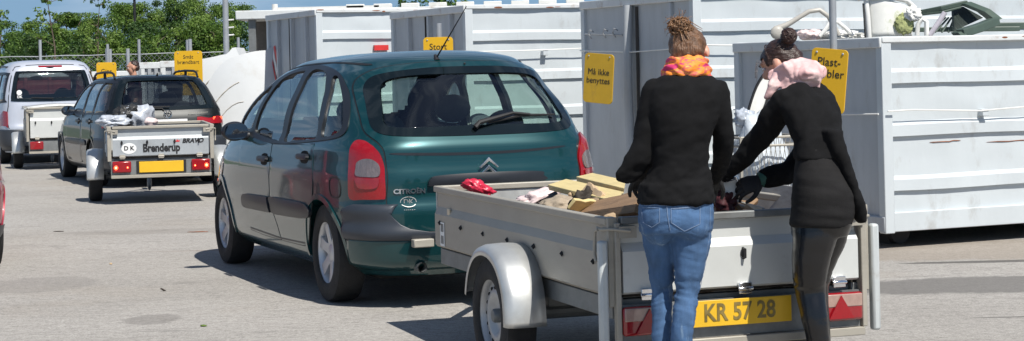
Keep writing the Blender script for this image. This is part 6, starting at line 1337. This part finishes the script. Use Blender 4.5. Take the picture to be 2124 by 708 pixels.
shoe(p2, lgN[-1], f2_); shoe(p2, lgF[-1], f2_)
# what they handle
tag((lambda o: o)(plank('paper_card', 'white card with a blue edge held between the gloved hands', 'card', A2(1503, 377, .40), A2(1530, 400, .38), .075, .004, M['white_plastic'], rot=1.3)), None, None)
tl_ = MB(); tl_.tube([A2(1488, 384, .42), A2(1508, 376, .40), A2(1530, 368, .37)], [.007, .009, .007], 8); tl_.tube([A2(1526, 366, .37), A2(1530, 375, .37)], .008, 8); tag(tl_.build('pliers', M['chrome'], None, smooth=60), 'small steel pliers held by the two gloved people', 'tool')
rock('cloth_sack', 'dark maroon cloth sack on the tailgate between the people', 'sack', tuple(A2(1503, 418, .42)), (.055, .07, .055), M['maroon'], 70, .35, 2.0)

# --- man far behind the estate car
pm = thing('person', 'dark-haired man in profile behind the estate car, only his head showing', 'person', tuple(at(278, 142, 33))[:2]+(0,), 0)
b = MB(); fm, rm = V3(-.95, -.3, 0), V3(-.3, .95, 0)
secs(b, [(V3(0, 0, 1.42), rm*.07, fm*.07), (V3(0, 0, 1.36), rm*.18, fm*.10), (V3(0, 0, 1.2), rm*.19, fm*.12), (V3(0, 0, 1.0), rm*.16, fm*.11), (V3(0, 0, .85), rm*.17, fm*.12)])
limb(b, [V3(0, 0, 1.38), V3(-.01, 0, 1.52)], [.055, .055])
for s in (-1, 1): limb(b, [rm*.09*s+UP*.88, rm*.10*s+UP*.5, rm*.10*s+UP*.08], [.085, .058, .04]); limb(b, [rm*.20*s+UP*1.34, rm*.24*s+UP*1.08, rm*.22*s+fm*.10+UP*.85], [.05, .042, .03]); limb(b, [rm*.22*s+fm*.10+UP*.85, rm*.22*s+fm*.14+UP*.76], [.03, .02])
Pm, Tm = head(b, V3(-.02, -.005, 1.615), (-.9, -.3, -.15), (0, 0, 1), 1.1); fuse(b, 'body', M['skin_far'], pm, .012, 2); face_parts(pm, Pm, Tm, 1.1)
h = MB(); h.ell(Pm(0, -.028, .045), (.083, .094, .080), 24, 16, Tm); h.ell(Pm(0, -.06, .0), (.072, .06, .07), 20, 14, Tm); fuse(h, 'hair', M['hair_dark'], pm, .01, 1, lambda p, n: .006*fr(p, 25))
b = MB(); secs(b, [(V3(0, 0, 1.43), rm*.075, fm*.075), (V3(0, 0, 1.37), rm*.19, fm*.11), (V3(0, 0, 1.2), rm*.20, fm*.13), (V3(0, 0, .9), rm*.18, fm*.13)]); [limb(b, [rm*.20*s+UP*1.34, rm*.24*s+UP*1.12], [.062, .058]) for s in (-1, 1)]; fuse(b, 'shirt', M['maroon'], pm, .012, 2)
b = MB(); [limb(b, [rm*.09*s+UP*.90, rm*.10*s+UP*.5, rm*.10*s+UP*.06], [.10, .075, .06]) for s in (-1, 1)]; fuse(b, 'trousers', M['denim'], pm, .012, 2)
for s in (-1, 1): shoe(pm, rm*.10*s, fm)
# ------------------------------------------------------------------ trees, fence, ground
def tree(label, x, y, hgt, cw, m3, seed, leaves=2600, leaf=.16, trunk_h=.25, kind='leafy_tree', cat='tree', group='trees along the fence', low=0.06, airy=0.0, tr=.09):
    rnd = random.Random(seed); rt = thing(kind, label, cat, (x, y, 0), rnd.uniform(0, 6), group)
    t = MB(); tips = []
    pts = [V3(0, 0, 0)]; d_ = V3(rnd.uniform(-.08, .08), rnd.uniform(-.08, .08), 1)
    for i in range(6): pts.append(pts[-1]+(d_+V3(rnd.uniform(-.12, .12), rnd.uniform(-.12, .12), 0)).normalized()*hgt*.15)
    t.tube(pts, [tr*(1-.13*i) for i in range(7)], 9)
    for k in range(14 if not airy else 22):
        i = rnd.randint(1, 6); p = pts[i]; a = rnd.uniform(0, 6.28); L = cw*rnd.uniform(.5, 1.0)*(1.1-.10*i)*.5*2; up = rnd.uniform(.2, .9)
        q = [p]; dd = V3(math.cos(a), math.sin(a), up).normalized()
        for s in range(4): q.append(q[-1]+(dd+V3(rnd.uniform(-.2, .2), rnd.uniform(-.2, .2), rnd.uniform(-.1, .25))).normalized()*L*.25)
        t.tube(q, [tr*.45*(1-.2*s)*(1-.08*i) for s in range(5)], 6); tips += q[2:]
    t.build('trunk', M['bark'], rt, smooth=60)
    # crown: clumps of leaves round the limb ends plus filling clumps with an uneven outline
    cl = [(p+V3(rnd.uniform(-.2, .2), rnd.uniform(-.2, .2), rnd.uniform(-.1, .2)), rnd.uniform(.35, .7)*cw*.30*(1-.5*airy)) for p in tips]
    if not airy:
        for k in range(26):
            a = rnd.uniform(0, 6.28); r = cw*math.sqrt(rnd.random())*.95; z = hgt*(low+(.97-low)*rnd.random()**.8); e = math.sqrt(max(0, 1-((z/hgt-.45)/.62)**2)); cl.append((V3(r*e*math.cos(a), r*e*math.sin(a), z), cw*rnd.uniform(.18, .34)))
    mbs = MB(); per = max(8, leaves//len(cl))
    for c, r in cl:
        mi = rnd.choice((0, 0, 0, 1, 1, 2)); 
        for k in range(per):
            u = NRM(rnd.gauss(0, 1), rnd.gauss(0, 1), rnd.gauss(0, 1)); p = c+V3(u.x, u.y, u.z*.75)*r*rnd.random()**.4
            if p.z < .1 or p.z > hgt*1.02: continue
            n_ = (u+V3(rnd.uniform(-.7, .7), rnd.uniform(-.7, .7), rnd.uniform(-.2, .9))).normalized(); a_ = n_.orthogonal().normalized(); a_ = Matrix.Rotation(rnd.uniform(0, 6.28), 3, n_) @ a_; b_ = n_.cross(a_); s = leaf*rnd.uniform(.6, 1.3)
            mbs.mi = mi if rnd.random() < .8 else rnd.choice((0, 1, 2)); mbs.add([p-a_*s, p-b_*s*.5, p+a_*s, p+b_*s*.5], [(0, 1, 2, 3)])
    mbs.build('crown', m3, rt, smooth=0, fixn=False); return rt
LM = [M['leaf_a'], M['leaf_b'], M['leaf_c']]; LD = [M['leaf_c'], M['leaf_a'], M['leaf_c']]; LL = [M['leaf_b'], M['leaf_a'], M['leaf_b']]
def TX(px, D): return (px-CX)/F_PX*D
def TZ(px, py, D): return at(px, py, D).z
rt_ = random.Random(11); look = {0: 'mid green', 1: 'dark green', 2: 'light yellowish green'}
spec = [(-60, 55, 66, 2), (0, 70, 64, 0), (40, 88, 60, 1), (70, 58, 68, 0), (105, 74, 62, 2), (140, 50, 70, 1), (185, 45, 66, 0), (215, 60, 61, 2), (245, 40, 70, 1), (285, 30, 66, 2), (325, 24, 72, 0), (360, 20, 68, 1), (398, 14, 70, 0), (432, 20, 66, 2), (465, 28, 70, 1), (500, 34, 68, 0), (535, 46, 64, 1), (575, 60, 72, 0), (400, 60, 58, 2), (300, 70, 58, 1), (330, 84, 57, 0), (170, 84, 58, 0), (455, 70, 58, 1), (250, 88, 57, 2), (100, 100, 57, 1)]
names = {0: 'far left behind the van', 1: 'at the left edge above the van', 2: 'low and left, over the van roof', 3: 'behind the thin young tree', 4: 'just right of the thin young tree', 5: 'between the young tree and the thin lamp', 6: 'rising left of the thin lamp', 7: 'low, left of the thin lamp', 8: 'just left of the thin lamp', 9: 'directly behind the thin lamp', 10: 'just right of the thin lamp', 11: 'left of the highest crown', 12: 'with the highest crown of the row', 13: 'right of the highest crown', 14: 'behind the grey lamp post', 15: 'just right of the grey lamp post', 16: 'left of the shed roof', 17: 'hidden mostly behind the shed', 18: 'low, in front of the highest crown', 19: 'low, behind the thin lamp foot', 20: 'low, left of the Småt brændbart sign', 21: 'low, above the Gips sign', 22: 'low, beside the grey lamp post', 23: 'low, above the man', 24: 'low, above the van roof on the right'}
for i, (px, py, D, kd) in enumerate(spec):
    z = TZ(px, py-14-10*rt_.random(), D); tree(f'{look[kd]} bushy tree {names[i]}', TX(px, D), D, z, 1.2+.35*rt_.random()+(.2 if py < 40 else 0), [LM, LD, LL][kd], 100+i, leaves=12500, leaf=.043)
for i, (px, py, D) in enumerate(((840, -4, 80), (880, -6, 82), (925, -8, 80), (960, 4, 84))):
    z = TZ(px, py, D); tree(['dark tree top peeping over the white roof, leftmost of four', 'dark tree top over the white roof, second from left', 'dark tree top over the white roof, third from left', 'lowest dark tree top over the white roof, rightmost'][i], TX(px, D), D, z, 1.3, LD, 300+i, leaves=2500, leaf=.09)
tree('thin young tree with sparse leaves standing above the silver van', TX(130, 50), 50, TZ(130, -25, 50), .95, LL, 400, leaves=700, leaf=.06, kind='young_tree', group='young trees', airy=.6, tr=.045)
tree('thin young tree with sparse leaves at the left edge above the van', TX(2, 54), 54, TZ(0, 20, 54), .8, LM, 401, leaves=700, leaf=.06, kind='young_tree', group='young trees', airy=.5, tr=.04)
tree('small tree whose twigs hang into the frame at the top', TX(195, 52), 52, TZ(190, -18, 52), .8, LM, 402, leaves=450, leaf=.06, kind='young_tree', group='young trees', airy=.7, tr=.035)
# grass bank behind the fence
gb = MB(); n = 40; gb.ring([[(-30+45*i/n, yy, zz+.25*noise.noise(Vector((i*.4, yy, 0)))*(zz > 0)) for i in range(n+1)] for yy, zz in ((48, -.05), (52, .25), (60, .5), (76, .7), (90, .2))], False, False)
tag(gb.build('grass_bank', mat('rough_grass', (.06, .095, .025), .9, 0, .4, 3, bump=.8, bscale=12), smooth=60), None, None, kind='structure')
# fence: posts, wires and chain link
fc = thing('wire_fence', 'tall wire mesh fence with grey posts in front of the trees', 'fence', (0, 46, 0)); D = 46
def fpost(px, py, r=.035, dd=0, base=0): 
    p = at(px, py, D+dd); b = MB(); b.tube([(p.x, dd, base), (p.x, dd, p.z)], r, 10); b.build('fence_post', M['pole'], fc, smooth=60)
for px, py in ((-60, 92), (83, 83), (288, 82), (494, 78), (640, 76)): fpost(px, py, .037)
for px, py in ((222, 101), (228, 102), (265, 101), (389, 83)): fpost(px, py, .045, -1)
xa, xb_ = at(-80, 100, D).x, at(560, 96, D).x
for z, r in ((2.02, .012), (1.35, .008), (.6, .008)): b = MB(); b.tube([(xa+(xb_-xa)*i/12, 0, z-.015*(i % 2)) for i in range(13)], r, 5); b.build('fence_wire', M['pole'], fc)
b = MB(); x = xa; st_ = .13
while x < xb_:
    b.add([(x, 0, 0), (x+.006, 0, 0), (x+2.006, 0, 2.0), (x+2.0, 0, 2.0)], [(0, 1, 2, 3)]); b.add([(x+2, 0, 0), (x+2.006, 0, 0), (x+.006, 0, 2.0), (x, 0, 2.0)], [(0, 1, 2, 3)]); x += st_
b.build('wire_mesh', M['pole'], fc, smooth=0, fixn=False)
# ground sheet
g = bpy.data.materials.new('worn_asphalt'); g.use_nodes = True; t = g.node_tree; N = t.nodes; L = t.links; B_ = N['Principled BSDF']; B_.inputs['Roughness'].default_value = .88; B_.inputs['Specular IOR Level'].default_value = .3
tc = N.new('ShaderNodeTexCoord')
def nz2(scale, detail, rough=.6, st=(1, 1, 1), dist=0):
    mp = N.new('ShaderNodeMapping'); mp.inputs['Scale'].default_value = st; L.new(tc.outputs['Object'], mp.inputs[0]); q = N.new('ShaderNodeTexNoise'); q.inputs['Scale'].default_value = scale; q.inputs['Detail'].default_value = detail; q.inputs['Roughness'].default_value = rough; q.inputs['Distortion'].default_value = dist; L.new(mp.outputs[0], q.inputs[0]); return q.outputs[0]
def ramp(inp, stops):
    r = N.new('ShaderNodeValToRGB'); e = r.color_ramp.elements
    while len(e) < len(stops): e.new(.5)
    for a, (p, c) in zip(e, stops): a.position = p; a.color = (*c, 1) if isinstance(c, tuple) else (c, c, c, 1)
    L.new(inp, r.inputs[0]); return r.outputs[0]
def mixc(f, a, b, mode='MIX', fac=None):
    x = N.new('ShaderNodeMix'); x.data_type = 'RGBA'; x.blend_type = mode
    if fac is not None: x.inputs[0].default_value = fac
    else: L.new(f, x.inputs[0])
    for i, v in ((6, a), (7, b)):
        if isinstance(v, tuple): x.inputs[i].default_value = (*v, 1)
        else: L.new(v, x.inputs[i])
    return x.outputs[2]
base = ramp(nz2(.35, 8, .65), [(.3, (.30, .283, .26)), (.55, (.35, .332, .307)), (.75, (.39, .37, .345))])
grain = ramp(nz2(70, 4, .8), [(.30, .45), (.5, .95), (.70, 1.45)]); c = mixc(None, base, grain, 'MULTIPLY', .75)
grain2 = ramp(nz2(22, 5, .75), [(.32, .62), (.5, 1.0), (.68, 1.3)]); c = mixc(None, c, grain2, 'MULTIPLY', .7)
sp = ramp(nz2(120, 2, .5), [(.60, 0.), (.72, 1.)]); c = mixc(sp, c, (.52, .50, .47))
st1 = ramp(nz2(1.3, 9, .72, (1, 2.2, 1), 1.2), [(.56, 0.), (.74, .7)]); c = mixc(st1, c, (.165, .155, .145))
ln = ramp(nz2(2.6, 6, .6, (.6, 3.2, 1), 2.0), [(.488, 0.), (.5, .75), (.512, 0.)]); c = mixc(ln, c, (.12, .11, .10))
br = ramp(nz2(.22, 5, .6), [(.52, 0.), (.72, .5)]); c = mixc(br, c, (.27, .225, .17))
wob = nz2(1.8, 7, .65); wob2 = nz2(14, 4, .7)
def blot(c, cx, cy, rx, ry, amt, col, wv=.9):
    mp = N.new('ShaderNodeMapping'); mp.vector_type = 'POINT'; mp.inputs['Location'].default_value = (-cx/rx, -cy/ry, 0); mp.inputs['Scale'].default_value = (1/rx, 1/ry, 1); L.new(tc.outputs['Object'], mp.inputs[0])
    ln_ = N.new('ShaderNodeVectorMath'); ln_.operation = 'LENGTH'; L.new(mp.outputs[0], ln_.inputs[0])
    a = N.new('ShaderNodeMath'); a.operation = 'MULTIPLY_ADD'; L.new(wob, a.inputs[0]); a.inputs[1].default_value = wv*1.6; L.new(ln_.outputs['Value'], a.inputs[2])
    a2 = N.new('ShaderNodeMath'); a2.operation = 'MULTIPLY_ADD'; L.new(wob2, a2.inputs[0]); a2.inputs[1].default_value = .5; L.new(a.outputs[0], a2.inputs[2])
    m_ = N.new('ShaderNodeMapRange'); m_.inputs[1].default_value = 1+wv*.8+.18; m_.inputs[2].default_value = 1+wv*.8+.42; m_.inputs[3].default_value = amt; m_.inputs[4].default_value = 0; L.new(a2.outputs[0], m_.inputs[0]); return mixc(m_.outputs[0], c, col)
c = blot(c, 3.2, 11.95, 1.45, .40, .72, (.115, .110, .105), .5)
c = blot(c, 3.5, 13.3, .75, .07, .8, (.07, .066, .062), .35)  # thin dark line, a cast shadow painted into the asphalt colour
c = blot(c, 2.9, 10.45, .35, .022, .7, (.08, .075, .07), .3)  # short streak, likewise a shadow put into the ground colour
c = blot(c, 3.4, 14.2, 1.6, .7, .45, (.24, .19, .14), .6)
c = blot(c, -2.2, 15.5, .8, .05, .4, (.20, .15, .12), .5)
c = blot(c, -1.5, 9.6, .5, .35, .3, (.19, .18, .17), .8)
c = blot(c, -3.4, 13.2, .35, .5, .35, (.17, .16, .15), .8)
c = blot(c, -3.0, 17.5, 1.2, .25, .35, (.19, .175, .16), .8)
c = blot(c, -2.2, 11.2, .16, .22, .45, (.14, .13, .12), .6)
c = blot(c, 2.2, 9.3, .5, .22, .3, (.19, .18, .17), .8)
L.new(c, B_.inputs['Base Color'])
bp = N.new('ShaderNodeBump'); bp.inputs['Strength'].default_value = .55; bp.inputs['Distance'].default_value = .006; L.new(nz2(90, 6, .8), bp.inputs['Height']); L.new(bp.outputs[0], B_.inputs['Normal'])
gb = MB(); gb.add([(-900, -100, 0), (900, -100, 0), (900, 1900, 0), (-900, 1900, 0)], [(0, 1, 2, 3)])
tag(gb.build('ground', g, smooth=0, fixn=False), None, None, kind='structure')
def at_ground(x, y):
    p = at(x, y, 1.0); k = CAM_H/(CAM_H-p.z); return (p.x*k, k)
# small things lying on the ground
rock('leaf', 'small curled dark leaf lying on the open asphalt', 'leaf', tuple(at_ground(339, 604))+(.008,), (.022, .008, .006), M['wood_dark'], 80, .5, 2.0, 3, rot=(.2, .5, .6))
rock('pebble', 'tiny pale pebble on the open asphalt left of the green car', 'pebble', tuple(at_ground(230, 549))+(.006,), (.011, .011, .008), M['wood_cut'], 81, .3, 2.0, 3)
rock('twig', 'thin brown twig on the asphalt left of the green car wheel', 'twig', tuple(at_ground(410, 482))+(.004,), (.09, .006, .004), M['rust'], 82, .4, 2.0, 3, rot=(0, 0, .1))
rock('twig', 'thin dark twig on the asphalt in the middle left', 'twig', tuple(at_ground(122, 481))+(.004,), (.05, .006, .004), M['wood_dark'], 83, .4, 2.0, 3, rot=(0, 0, -.2))
rock('grass_tuft', 'tiny green tuft on the asphalt near the bottom edge', 'tuft', tuple(at_ground(422, 678))+(.006,), (.018, .008, .006), M['leaf_b'], 84, .6, 3.0, 3)
